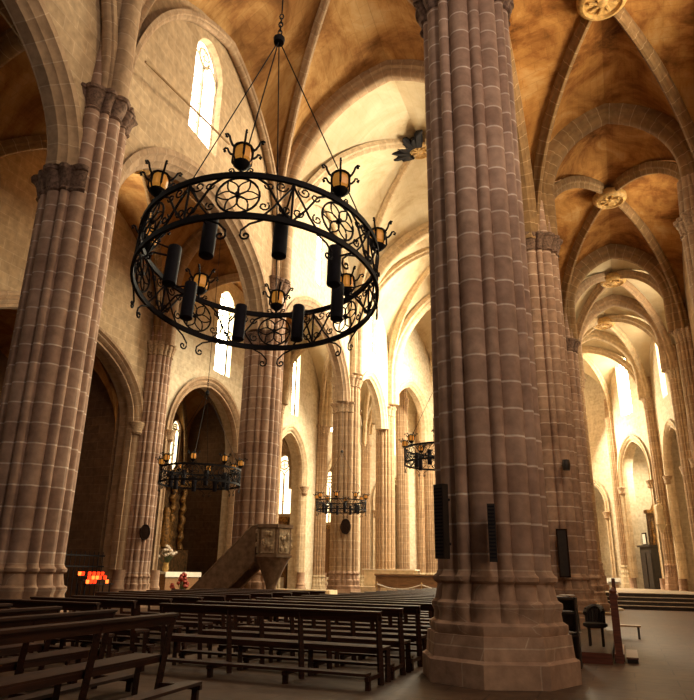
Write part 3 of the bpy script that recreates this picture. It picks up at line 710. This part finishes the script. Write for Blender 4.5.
def hang(t, hub, top, angs, hubmat='iron'):
    """rods from the ring to the hub and the chain up to the vault; local coordinates of the chandelier"""
    for a in angs:
        mb = MB(); mb.tube([(1.5*cos(a), 1.5*sin(a), .02), hub], .009, 5); mb.build('suspension_rod', M['iron'], t, 40)
    hub = Vector(hub)
    mb = MB(); mb.lathe([(.03, -.08), (.075, -.06), (.085, .03), (.05, .08), (.02, .12)], hub, 10)
    mb.build('hub', M['iron'], t, 40)
    mb = MB()
    for k in range(5):
        e = Vector((1, 0, 0)) if k % 2 else Vector((0, 1, 0))
        mb.tube([hub+Vector((0, 0, .16+.09*k))+e*.03*cos(i*pi/4)+Vector((0, 0, .06*sin(i*pi/4))) for i in range(8)], .011, 4, closed=True)
    mb.tube([hub+Vector((0, 0, .6)), Vector(top)], .011, 5)
    mb.build('chain', M['iron'], t, 40)
big = make_chandelier()
big.location = (-3.909, 6.656, 5.282)
ph = -1.224
nrm = Vector((-.046, .143, 1)).normalized(); ux = Vector((1, 0, .046)).normalized(); vy = nrm.cross(ux)
Rm = Matrix((ux, vy, nrm)).transposed() @ Matrix.Rotation(ph, 3, 'Z')
big.rotation_euler = Rm.to_euler()
tag(big, 'great wrought-iron wheel chandelier with amber lanterns, large and close overhead', 'chandelier', 'iron chandeliers')
others = []
for (x, y, z, rz, lab) in [(-13.3, 19.5, 4.75, .4, 'iron wheel chandelier hanging before the dark chapel and altar'), (-12.55, 30.6, 4.75, .2, 'iron wheel chandelier hanging in front of the pier with the oval plaque'), (-5.35, 22.4, 5.55, .1, 'iron wheel chandelier half hidden behind the big near pier')]:
    o = copy_tree(big); o.location = (x, y, z); o.rotation_euler = (0, 0, rz); o.scale = (.92,)*3 if y < 30 else (.82,)*3; tag(o, lab, 'chandelier', 'iron chandeliers'); others.append((o, x, y, z))
inv = Rm.inverted()
hang(big, inv @ (Vector((-3.85, 6.68, 8.77))-big.location), inv @ (Vector((-3.85, 6.68, 22.3))-big.location), [radians(a) for a in (-90, 0, 90, 180)])
for (o, x, y, z), topz in zip(others, (14.5, 16, 21.6)):
    hang(o, (0, 0, 3.0), (0, 0, (topz-z)/o.scale[0]), [radians(a) for a in (-90, 0, 90, 180)])

# iron tie rod on the clerestory wall
mb = MB(); mb.tube([(-10.70, 11.39, 14.6), (-11.42, 16.75, 15.78)], .035, 6)
tag(mb.build('tie_rod', M['rib_dark'], None, 40), 'thin brown rod slanting down the clerestory wall under the tall window', 'rod')

# ------------------------------------------------------------------ pulpit
pt = thing('stone_pulpit', 'carved stone pulpit with a straight stair parapet at the foot of the pier', 'pulpit', (-10.9, 20.6, 0))
def rel(pts): return [(x+10.9, y-20.6, z) for x, y, z in pts]
hexa = [(.62*cos(k*pi/3+.15), .62*sin(k*pi/3+.15)) for k in range(6)]
mb = MB(); mb.prism(hexa, 1.95, 2.85); mb.build('body', M['pulpit'], pt)
mb = MB(); mb.prism([(x*1.12, y*1.12) for x, y in hexa], 2.82, 2.93); mb.build('rail_moulding', M['pulpit'], pt)
mb = MB(); mb.prism([(x*1.1, y*1.1) for x, y in hexa], 1.88, 1.97); mb.build('floor_moulding', M['pulpit'], pt)
for k in range(6):
    a = (k+.5)*pi/3+.15; c = (.545*cos(a), .545*sin(a))
    mb = MB(); mb.box((c[0], c[1], 2.4), (.035, .46, .78), a)
    for j in range(9):
        s = random.uniform(-.16, .16); zz = 2.4+random.uniform(-.3, .3)
        mb.lathe([(.02, -.09), (.06, -.04), (.065, .04), (.02, .1)], (c[0]+.03*cos(a)-s*sin(a), c[1]+.03*sin(a)+s*cos(a), zz), 6)
    mb.build('relief_panel', M['relief'], pt, 30)
mb = MB(); mb.lathe([(.30, 0), (.30, .18), (.2, .26), (.17, .5), (.17, .95), (.24, 1.15), (.42, 1.55), (.56, 1.8), (.6, 1.9)], (0, 0, 0), 10); mb.build('pedestal', M['pulpit'], pt, 40)
# stair: parapet wall slanting, treads behind
mb = MB(); mb.slab((-.45, -.42, 0), (-1, 0, 0), (0, 1, 0), [(0, 1.75), (0, 2.85), (.15, 2.85), (3.2, .05+.0), (3.2, 0), (1.95, 0)], [], .14); mb.build('stair_parapet', M['pulpit'], pt)
mb = MB(); mb.slab((-.45, .42, 0), (-1, 0, 0), (0, 1, 0), [(0, 1.75), (0, 2.85), (.15, 2.85), (3.2, .05), (3.2, 0), (1.95, 0)], [], .14); mb.build('stair_parapet', M['pulpit'], pt)
mb = MB(); mb.tube([(-.45, -.35, 2.9), (-.62, -.35, 2.88), (-3.65, -.35, .08)], .06, 6); mb.build('handrail_moulding', M['pulpit'], pt, 40)
for k in range(9):
    mb = MB(); mb.box((-3.35+.31*k, 0, .12+.21*k), (.34, .72, .16)); mb.build('tread', M['pulpit'], pt)

# ------------------------------------------------------------------ chapel altar with retable, flowers, chair
al = thing('chapel_altar', 'altar table with white cloth inside the dark chapel', 'altar', (-19.4, 27.1, 0))
mb = MB(); mb.box((0, 0, .2), (1.6, 4.0, .4)); mb.build('step', M['pale_stone'], al)
mb = MB(); mb.box((0, 0, .82), (.9, 2.6, .84)); mb.build('front', M['brown_wood'], al)
mb = MB(); mb.box((0, 0, 1.29), (1.0, 2.8, .1)); mb.box((.5, 0, 1.2), (.02, 2.8, .16)); mb.build('cloth', M['white'], al)
rt = thing('carved_retable', 'dark gilded carved retable with twisted columns in the dark chapel', 'altarpiece', (-21.6, 28.7, 0))
mb = MB(); mb.box((0, 0, 1.2), (.9, 3.6, 2.4)); mb.build('predella', M['altar_dark'], rt)
mb = MB(); mb.box((-.2, 0, 4.0), (.4, 3.2, 3.4)); mb.build('panel', M['altar_dark'], rt)
for y in (-1.4, -.5, .5, 1.4):
    mb = MB(); pts = [(.15+.05*cos(i*.9), y+.05*sin(i*.9), 2.4+i*.1) for i in range(32)]
    mb.tube(pts, [.15+.03*sin(i*1.3) for i in range(32)], 8); mb.build('twisted_column', M['gilt'], rt, 50)
mb = MB(); mb.box((0, 0, 5.75), (.9, 3.7, .35))
for k in range(7): mb.lathe([(.05, 0), (.22, .2), (.16, .5), (.05, .75)], (.1, -1.5+.5*k, 5.9), 8)
mb.build('cornice', M['gilt'], rt, 40)
mb = MB(); mb.lathe([(.3, 2.5), (.34, 3.0), (.25, 3.7), (.18, 4.0), (.2, 4.25), (.12, 4.45)], (.2, 0, 0), 12); mb.build('figure', M['gilt'], rt, 40)
def bouquet(loc, label, fm, s=1.0):
    t = thing('flower_vase', label, 'flowers', loc)
    mb = MB(); mb.lathe([(.06*s, 0), (.1*s, .08*s), (.07*s, .2*s), (.09*s, .26*s)], (0, 0, 0), 10); mb.build('vase', M['gold_ring'], t, 40)
    mb = MB(); fb = MB()
    for k in range(22):
        a, b = random.uniform(0, 6.28), random.uniform(.1, 1); e = Vector((cos(a)*b*.3, sin(a)*b*.3, .35+.35*(1-b)+random.uniform(0, .15)))*s
        mb.tube([(0, 0, .2*s), e], .012*s, 4); fb.lathe([(.01, -.05*s), (.06*s, 0), (.04*s, .05*s)], e, 6)
    mb.build('stems', M['leaf'], t); fb.build('blossom', M[fm], t, 50)
    return t
bouquet((-19.3, 26.2, 1.34), 'vase of pale flowers on the white altar cloth', 'flower', 1.5)
bouquet((-18.2, 26.0, 0), 'low vase of reddish flowers on the floor before the chapel altar', 'redflower', 1.6)
ds = thing('wooden_kneeler_desk', 'small brown wooden desk beside the chapel altar', 'desk', (-17.9, 29.2, 0))
mb = MB(); mb.box((0, 0, 1.15), (.6, 1.3, .06)); mb.build('top', M['brown_wood'], ds)
for y in (-.58, .58):
    mb = MB(); mb.box((0, y, .56), (.5, .06, 1.12)); mb.build('side_panel', M['brown_wood'], ds)
mb = MB(); mb.box((-.2, 0, .7), (.04, 1.1, .5)); mb.build('front_panel', M['dark'], ds)

# votive candle stand in the first dark chapel
cs = thing('votive_candle_rack', 'dark iron tiered rack holding red votive candles in the dim chapel', 'candle rack', (-17.3, 19.5, 0))
cand = []
for k in range(4):
    mb = MB(); mb.tube([(.3*(k % 2)-.15, -.62 if k < 2 else .62, 0), (.3*(k % 2)-.15, -.62 if k < 2 else .62, .95)], .025, 5); mb.build('leg', M['iron'], cs)
for j in range(3):
    mb = MB(); mb.box((.18-.18*j, 0, .92+.13*j), (.17, 1.36, .03)); mb.build('tray', M['iron'], cs)
proto = None
spots = [(0, y) for y in (-.55, -.38, -.2, .42)] + [(1, y) for y in (-.3, -.1, .1, .25, .5)] + [(2, y) for y in (-.58, -.42, -.1, .12, .34, .55)]
for j, y in spots:
    hot = (j + int(abs(y)*50)) % 3 == 0
    if proto is None:
        mb = MB(); mb.lathe([(.035, 0), (.05, .01), (.055, .12), (.045, .125)], (0, 0, 0), 8); proto = mb.build('votive_candle', M['candle'], None, 40); o = proto
        mb = MB(); mb.lathe([(.035, 0), (.05, .01), (.055, .12), (.045, .125)], (0, 0, 0), 8); hotp = mb.build('votive_candle', M['flame'], None, 40); oh = hotp; usedh = False
    o = proto.copy() if not hot else hotp.copy(); col.objects.link(o)
    o.location = (-17.3+.18-.18*j, 19.5+y, .936+.13*j)
    tag(o, 'glowing red votive candle in the rack in the dim chapel' if not hot else 'bright orange votive candle in the rack in the dim chapel', 'candle', 'red votive candles' if not hot else 'orange votive candles')
bpy.data.objects.remove(proto); bpy.data.objects.remove(hotp)
# low railing in that chapel
rl = thing('chapel_railing', 'dark iron railing across the dim chapel behind the red candles', 'railing', (-19.0, 17.2, 0))
for z in (.25, 1.5, 1.9):
    mb = MB(); mb.box((0, 0, z), (.04, 9.2, .05)); mb.build('rail', M['iron'], rl)
for k in range(38):
    mb = MB(); mb.tube([(0, -4.5+.243*k, 0), (0, -4.5+.243*k, 2.05)], .016, 5); mb.build('bar', M['iron'], rl)

# oval plaques
def plaque(loc, rz, label, s=.62):
    t = thing('oval_plaque', label, 'plaque', loc, rz)
    mb = MB(); mb.tube([(0, .3*s*cos(i*pi/12), .46*s*sin(i*pi/12)) for i in range(24)], .05*s, 6, closed=True); mb.build('frame', M['plaque'], t, 50)
    mb = MB(); c = mb.vert((.04, 0, 0)); ids = [mb.vert((.0, .29*s*cos(i*pi/12), .45*s*sin(i*pi/12))) for i in range(24)]
    for i in range(24): mb.face(c, ids[i], ids[(i+1) % 24])
    mb.build('panel', M['plaque'], t, 50)
plaque((-17.78, 22.55, 2.85), radians(-40), 'oval dark plaque on the wall pier between the dark chapels')
plaque((-13.42, 33.42, 3.75), radians(-62), 'oval dark plaque high on the pier behind the third chandelier', .8)

# loudspeakers on the big pier
def speaker(x, y, z, hgt, w, rz, label):
    t = thing('column_loudspeaker', label, 'loudspeaker', (x, y, z), rz)
    mb = MB(); mb.box((0, 0, 0), (w, .12, hgt)); mb.build('cabinet', M['dark'], t)
    mb = MB()
    for k in range(int(hgt/.05)-1): mb.box((0, -.062, -hgt/2+.06+.05*k), (w*.82, .008, .022))
    mb.build('grille', M['sleeve'], t)
    mb = MB(); mb.tube([(0, .04, hgt*.3), (0, .18, hgt*.3)], .02, 5); mb.tube([(0, .04, -hgt*.3), (0, .18, -hgt*.3)], .02, 5); mb.build('bracket', M['iron'], t)
speaker(-2.45, 9.95, 2.2, 1.08, .19, radians(-30), 'wide black column loudspeaker on the shadowed flank of the big near pier')
speaker(-1.68, 9.80, 2.02, .80, .11, radians(8), 'narrow black column loudspeaker on the front of the big near pier')
t = thing('spotlight', 'small black spotlight high on the pier behind the big one', 'spotlight', (-1.30, 21.45, 4.7))
mb = MB(); mb.lathe([(.1, -.16), (.13, 0), (.1, .16)], (0, 0, 0), 10); mb.build('housing', M['dark'], t, 40)
mb = MB(); mb.tube([(0, 0, .1), (0, .25, .2)], .025, 5); mb.build('bracket', M['iron'], t)
t = thing('notice_board', 'tall dark framed board hung low on the pier behind the big one', 'board', (-1.60, 21.36, 2.1))
mb = MB(); mb.box((0, 0, 0), (.26, .05, 1.3)); mb.build('board', M['dark'], t)
mb = MB()
for x in (-.14, .14): mb.box((x, 0, 0), (.04, .08, 1.36))
for z in (-.67, .67): mb.box((0, 0, z), (.32, .08, .04))
mb.build('frame', M['plaque'], t)

# pamphlet rack between the two piers, kneeling desk and wooden platform
rk = thing('pamphlet_rack', 'dark rack of printed papers standing between the two piers', 'rack', (-1.0, 12.75, 0))
for x in (-.18, .18):
    mb = MB(); mb.box((x, 0, .55), (.03, .34, 1.1)); mb.build('side_panel', M['dark'], rk)
mb = MB(); mb.box((0, .165, .55), (.34, .02, 1.1)); mb.build('back_panel', M['dark'], rk)
for z in (.1, .5, .85, 1.08):
    mb = MB(); mb.box((0, 0, z), (.36, .34, .025)); mb.build('shelf', M['dark'], rk)
for i, (z, dx, dy) in enumerate([(1.10, -.05, 0), (1.125, .05, .03), (.525, -.07, -.04), (.54, .06, -.03), (.87, .0, -.03)]):
    mb = MB(); mb.box((0, 0, .008), (.21, .29, .012)); o = mb.build('leaflet', M['paper'])
    o.location = (-1.0+dx*.9, 12.75+dy, z+.003); o.rotation_euler = (0, 0, .3*i)
    tag(o, ['pale leaflet lying on top of the pamphlet rack', 'uppermost white leaflet on top of the pamphlet rack', 'leaflet on the lower shelf of the pamphlet rack by its outer side', 'leaflet on the lower shelf of the pamphlet rack by its inner side', 'leaflet on the middle shelf of the pamphlet rack'][i], 'leaflet')
pf = thing('wooden_platform', 'low red-brown wooden platform on the floor between the two piers', 'platform', (-.89, 16.2, 0))
mb = MB(); mb.box((0, 0, .15), (1.1, 5.6, .06)); mb.build('deck', M['floor'], pf)
mb = MB(); mb.box((0, -2.78, .09), (1.1, .05, .18)); mb.build('fascia', M['redwood'], pf)
mb = MB(); mb.box((.53, 0, .08), (.05, 5.5, .16)); mb.build('side_board', M['redwood'], pf)
pn = thing('wooden_screen', 'tall red-brown wooden end screen at the aisle edge of the platform', 'screen', (-.22, 14.4, .0))
mb = MB(); mb.box((0, .3, .58), (.09, 1.9, 1.0)); mb.build('panel', M['redwood'], pn)
mb = MB(); mb.box((0, .3, 1.1), (.15, 2.0, .06)); mb.build('top_rail', M['redwood'], pn)
mb = MB(); mb.box((0, -.66, .58), (.13, .13, 1.16)); mb.lathe([(.05, 1.16), (.07, 1.2), (.02, 1.27)], (0, -.66, 0), 8); mb.build('post', M['redwood'], pn)
mb = MB(); mb.box((0, 1.26, .71), (.07, .09, 1.42)); mb.build('post', M['redwood'], pn)
mb = MB(); mb.box((0, .3, .09), (.17, 2.0, .12)); mb.build('foot_board', M['redwood'], pn)
ch = thing('wooden_armchair', 'dark rounded wooden chair against the red-brown screen', 'chair', (-.62, 14.7, .18)); ch.scale = (.85, .85, .85)
mb = MB(); mb.lathe([(.2, .38), (.27, .42), (.27, .48), (.2, .5)], (0, 0, 0), 14); mb.build('seat', M['dark'], ch, 40)
mb = MB(); mb.tube([(.2*cos(a*pi/10-.2), .26*sin(a*pi/10-.2), .72+.12*sin(a*pi/10)) for a in range(12)], .05, 6); mb.build('backrest', M['dark'], ch, 40)
for k in range(4):
    a = k*pi/2+pi/4; mb = MB(); mb.tube([(.2*cos(a), .2*sin(a), 0), (.2*cos(a), .2*sin(a), .42)], .03, 6); mb.build('leg', M['dark'], ch)
for k in range(9):
    a = pi*(k+.4)/9-.2; mb = MB(); mb.tube([(.2*cos(a), .24*sin(a), .46), (.2*cos(a), .26*sin(a), .80)], .036, 5); mb.build('spindle', M['dark'], ch)
for i, (x, y, rz, lab) in enumerate([(-.75, 18.2, 0, 'low dark bench crosswise at the far end of the platform'), (-.05, 19.2, 0, 'low bench on the bare floor past the red-brown screen')]):
    o = thing('low_bench', lab, 'bench', (x, y, .18 if i == 0 else 0), rz)
    wd_ = 1.0 if i == 0 else .62; o.scale = (1, 1, 1) if i == 0 else (1, 1, .7)
    mb = MB(); mb.box((0, 0, .42), (wd_, .34, .05)); mb.build('seat', M['brown_wood'], o)
    for sx in (-.4*wd_, .4*wd_):
        mb = MB(); mb.box((sx, 0, .2), (.05, .3, .4)); mb.build('leg', M['dark'], o)

ks = thing('kneeling_step', 'low brown kneeling step on the floor along the outer face of the red-brown screen', 'step', (-.06, 14.5, 0))
mb = MB(); mb.box((.05, 0, .085), (.2, 1.5, .03)); mb.build('board', M['redwood'], ks)
for y in (-.65, .65):
    mb = MB(); mb.box((.05, y, .035), (.18, .06, .07)); mb.build('foot', M['dark'], ks)

# end chapel furniture
CZ = .72
cf = thing('confessional', 'dark wooden confessional cabinet under the bright arch at the aisle end', 'confessional', (1.95, 51.4, CZ), atan2(u5.y, u5.x))
mb = MB(); mb.box((0, 0, 1.35), (1.5, .9, 2.7)); mb.build('cabinet', M['dark'], cf)
mb = MB(); mb.box((.42, -.47, 1.2), (.55, .05, 2.2)); mb.build('door', M['dark'], cf)
mb = MB(); mb.box((-.3, -.47, 1.2), (.6, .05, 2.2)); mb.build('door', M['dark'], cf)
mb = MB(); mb.box((0, -.05, 2.76), (1.65, 1.1, .12)); mb.build('cornice', M['dark'], cf)
pc = thing('framed_picture', 'small dark framed picture standing on the confessional', 'picture', (1.6, 51.6, CZ+2.82), atan2(u5.y, u5.x))
mb = MB(); mb.box((0, 0, .42), (.55, .06, .84)); mb.build('frame', M['plaque'], pc)
mb = MB(); mb.box((0, -.035, .42), (.4, .02, .66)); mb.build('canvas', M['paper'], pc)
grp = P4+u5*.75+n5*2.3
gr = thing('gilded_retable', 'tall gilded retable in the bright end chapel beside the confessional', 'altarpiece', (grp.x, grp.y, CZ), atan2(u5.y, u5.x)+pi/2)
mb = MB(); mb.box((0, 0, 2.6), (1.6, .3, 5.2)); mb.build('panel', M['altar_dark'], gr)
for x in (-.6, 0, .6):
    mb = MB(); mb.tube([(x+.03*cos(i), -.2+.03*sin(i), 1.0+.13*i) for i in range(28)], [.09+.02*sin(i*1.4) for i in range(28)], 7); mb.build('column', M['gilt'], gr, 50)
mb = MB(); mb.box((0, -.05, 5.2), (1.8, .5, .25)); mb.lathe([(.5, 0), (.3, .4), (.1, .8)], (0, 0, 5.3), 8); mb.build('pediment', M['gilt'], gr)
# statue on a bracket on the aisle wall pier
sb = thing('saint_statue', 'pale statue on a bracket high on the wall pier at the aisle end', 'statue', (2.5, 46.75, 4.6))
mb = MB(); mb.lathe([(.08, -.5), (.2, -.2), (.34, 0)], (0, 0, 0), 10); mb.build('bracket', M['pale_stone'], sb, 40)
mb = MB(); mb.lathe([(.24, 0), (.27, .15), (.2, .6), (.22, .95), (.24, 1.12), (.12, 1.24), (.08, 1.28), (.12, 1.36), (.13, 1.46), (.06, 1.56)], (0, 0, 0), 14, 1, .8); mb.build('figure', M['pale_stone'], sb, 50)
# white figure/lamp by the steps
ls = thing('lectern', 'small pale lectern standing by the pier at the start of the steps', 'lectern', (-.45, 34.4, 0))
mb = MB(); mb.lathe([(.3, 0), (.3, .08), (.06, .14), (.06, 1.1)], (0, 0, 0), 10); mb.build('stand', M['pale_stone'], ls, 40)
mb = MB(); mb.box((0, 0, 1.25), (.6, .5, .06), 0, radians(25)); mb.build('book_rest', M['white'], ls)
mb = MB(); mb.box((0, -.05, 1.30), (.5, .4, .04), 0, radians(25)); tag(mb.build('open_book', M['paper']), 'open white book on the small pale lectern', 'book').location = (-.45, 34.4, 0)

# ------------------------------------------------------------------ far altar, rope, stalls
fa = thing('high_altar', 'white stone altar with carved front beside the slender pale pier', 'altar', (-12.4, 38.6, 0))
mb = MB(); mb.box((0, 0, .35), (4.6, 2.6, .7)); mb.build('step', M['pale_stone'], fa)
mb = MB(); mb.box((-.2, 0, 1.15), (3.0, .9, .9)); mb.build('table', M['pale_stone'], fa)
mb = MB(); mb.box((-.2, 0, 1.63), (3.2, 1.0, .06)); mb.build('cloth', M['white'], fa)
stl = thing('choir_stall', 'brown wooden choir desk in front of the white altar', 'desk', (-9.8, 34.2, 0))
mb = MB(); mb.box((0, 0, 1.0), (4.4, .08, .55)); mb.build('front_panel', M['brown_wood'], stl)
mb = MB(); mb.box((0, .2, 1.32), (4.5, .6, .07), 0, radians(-10)); mb.build('desk_top', M['brown_wood'], stl)
for k in range(5):
    mb = MB(); mb.box((-2.1+1.05*k, .2, .6), (.08, .5, 1.2)); mb.build('leg', M['brown_wood'], stl)
for k in range(4):
    c = thing('wooden_chair', 'brown wooden chair behind the choir desk, %s from the slender pier' % ORD[k], 'chair', (-11.3+1.0*k, 35.4, 0), group='chairs at the choir desk')
    mb = MB(); mb.box((0, 0, .45), (.45, .45, .05)); mb.build('seat', M['brown_wood'], c)
    mb = MB(); mb.box((0, .21, 1.0), (.45, .04, .5)); mb.build('backrest', M['brown_wood'], c)
    for sx in (-.2, .2):
        for sy in (-.2, .2):
            mb = MB(); mb.box((sx, sy, .22 if sy < 0 else .38), (.04, .04, .44 if sy < 0 else .76)); mb.build('leg', M['brown_wood'], c)
rp = thing('rope_barrier', 'pale rope barrier strung in front of the choir desk', 'barrier', (-8.8, 31.5, 0))
for x in (-2.2, 0, 2.2):
    mb = MB(); mb.lathe([(.16, 0), (.16, .03), (.03, .05), (.03, .98), (.05, 1.0), (.03, 1.05)], (x, 0, 0), 10); mb.build('post', M['gold_ring'], rp, 40)
for x in (-2.2, 0):
    mb = MB(); mb.tube([(x+2.2*i/10, 0, .95-.22*sin(pi*i/10)) for i in range(11)], .03, 6); mb.build('rope', M['white'], rp, 40)
# pale step along the left aisle beyond the pulpit, gilded retables in the lit chapels
sp = MB(); sp.box((-15.2, 31.5, .2), (4.6, 1.8, .4)); sp.box((-15.2, 31.9, .5), (3.6, 1.0, .2))
tag(sp.build('stone_step', M['pale_stone']), 'pale low stone step on the floor behind the pulpit', 'step')
for (y, lab, hgt) in [(36.6, 'tall brown wooden retable under the lit tracery window of the chapel', 4.6), (43.9, 'brown carved retable in the second lit chapel', 4.6)]:
    o = thing('wooden_retable', lab, 'altarpiece', (-20.75, y+2.55 if y < 40 else 46.6, 0), -pi/2)
    mb = MB(); mb.box((0, 0, hgt/2), (.3, 2.2, hgt)); mb.build('panel', M['brown_wood'], o)
    mb = MB(); mb.box((.1, 0, hgt), (.5, 2.3, .3)); mb.build('cornice', M['gilt'], o)
    for k in range(4):
        mb = MB(); mb.lathe([(.14, 1.2), (.1, 1.4), (.1, hgt-.4), (.16, hgt-.1)], (.25, -.95+.63*k, 0), 8); mb.build('column', M['gilt'], o, 40)
    mb = MB(); mb.box((.5, 0, .55), (.7, 2.0, 1.1)); mb.build('altar_block', M['pale_stone'], o)

# ------------------------------------------------------------------ carved dark boss foliage on the second nave bay
mb = MB()
for k in range(8):
    a = radians(150+19*k); l = 1.15+.6*((k*5) % 3)/2
    mb.tube([(cen2.x+.5*cos(a), cen2.y+.5*sin(a), 22.25), (cen2.x+l*.75*cos(a), cen2.y+l*.75*sin(a), 22.3), (cen2.x+l*cos(a+.12), cen2.y+l*sin(a+.12), 22.15)], [.24, .2, .05], 6)
mb.build('carved_wing', M['iron'], ob2, 40, label='dark carved foliage around the keystone')

# ------------------------------------------------------------------ light
def area(name, loc, target, size, power, color, sy=None):
    l = bpy.data.lights.new(name, 'AREA'); l.energy = power; l.color = color; l.size = size
    if sy: l.shape = 'RECTANGLE'; l.size_y = sy
    o = bpy.data.objects.new(name, l); col.objects.link(o); o.location = loc
    d = Vector(target)-Vector(loc); o.rotation_euler = d.to_track_quat('-Z', 'Y').to_euler()
    return o
W = (1.0, .88, .62)
WW = (1.0, .82, .56)
# daylight through the apse windows (hidden from this side by the near pier)
area('apse_window_light', (-5.8, 40.0, 15), (-15, 33, 7), 4, 6500, W)
area('apse_window_light', (-7.2, 53.0, 12), (-8, 46, 6), 3, 5000, W)
area('aisle_end_window_light', (-2.4, 51.8, 12), (2.5, 46, 7), 2.5, 1000, W)
area('end_chapel_light', (3.0, 51.9, 9.5), (2.0, 52.6, 0), 1.2, 600, W)
# added nave fill, standing in for unseen clerestory windows above the near arcade
area('clerestory_fill', (-2.7, 28.2, 17.5), (-12.5, 19, 9), 2.2, 3000, W, 3.5)
area('clerestory_fill', (-2.7, 19.0, 15.0), (-11, 16, 15), 2.2, 220, WW, 3.5)
area('clerestory_fill', (-2.7, 5, 17.5), (-12, 9, 14), 2.2, 120, (1, .82, .64), 3.5)
# windows of the right aisle wall, out of the frame
area('right_aisle_window_light', (3.9, 17.0, 13.6), (-1, 16, 12), 1.8, 480, (1, .76, .45), 3)
area('right_aisle_window_light', (3.9, 5, 11), (-1.5, 11, 8), 1.8, 480, (1, .82, .68), 3)
area('low_side_fill', (3.6, 5, 2.2), (-1.5, 10.5, .8), 1.2, 55, (1, .76, .52), 2)  # added low warm lamp for the big pier's base; no door is built
area('west_fill_light', (-5, -4, 13), (-6, 14, 10), 6, 140, (1, .84, .72))  # added soft fill from behind the camera; no west window is built
wd = bpy.data.worlds.new('dim_daylight'); scene.world = wd; wd.use_nodes = True
bg = wd.node_tree.nodes['Background']; bg.inputs['Color'].default_value = (1.0, .72, .48, 1); bg.inputs['Strength'].default_value = .03

# ------------------------------------------------------------------ camera
cd = bpy.data.cameras.new('camera'); cam = bpy.data.objects.new('camera', cd); col.objects.link(cam); scene.camera = cam
f = 658.0; cx, cy = 347.0, 350.0
n = Vector((624-cx, 577-cy, f)).normalized(); z = Vector((380-cx, -1600-cy, f)); z = (z-n*n.dot(z)).normalized(); x = n.cross(z)
if x.x < 0: x = -x
Rw = Matrix((x, n, z))
X = Rw @ Vector((1, 0, 0)); Y = -(Rw @ Vector((0, 1, 0))); Z = -(Rw @ Vector((0, 0, 1)))
m4 = Matrix((X, Y, Z)).transposed().to_4x4(); m4.translation = (0, 0, H); cam.matrix_world = m4
cd.sensor_width = 36; cd.sensor_fit = 'AUTO'; cd.lens = f*36/700; cd.clip_end = 300
scene.view_settings.view_transform = 'Standard'; scene.view_settings.look = 'None'; scene.view_settings.gamma = 1.0
scene.view_settings.use_curve_mapping = False; scene.view_settings.exposure = 0.0
scene.cycles.use_denoising = True
scene.cycles.max_bounces = 6; scene.cycles.diffuse_bounces = 4
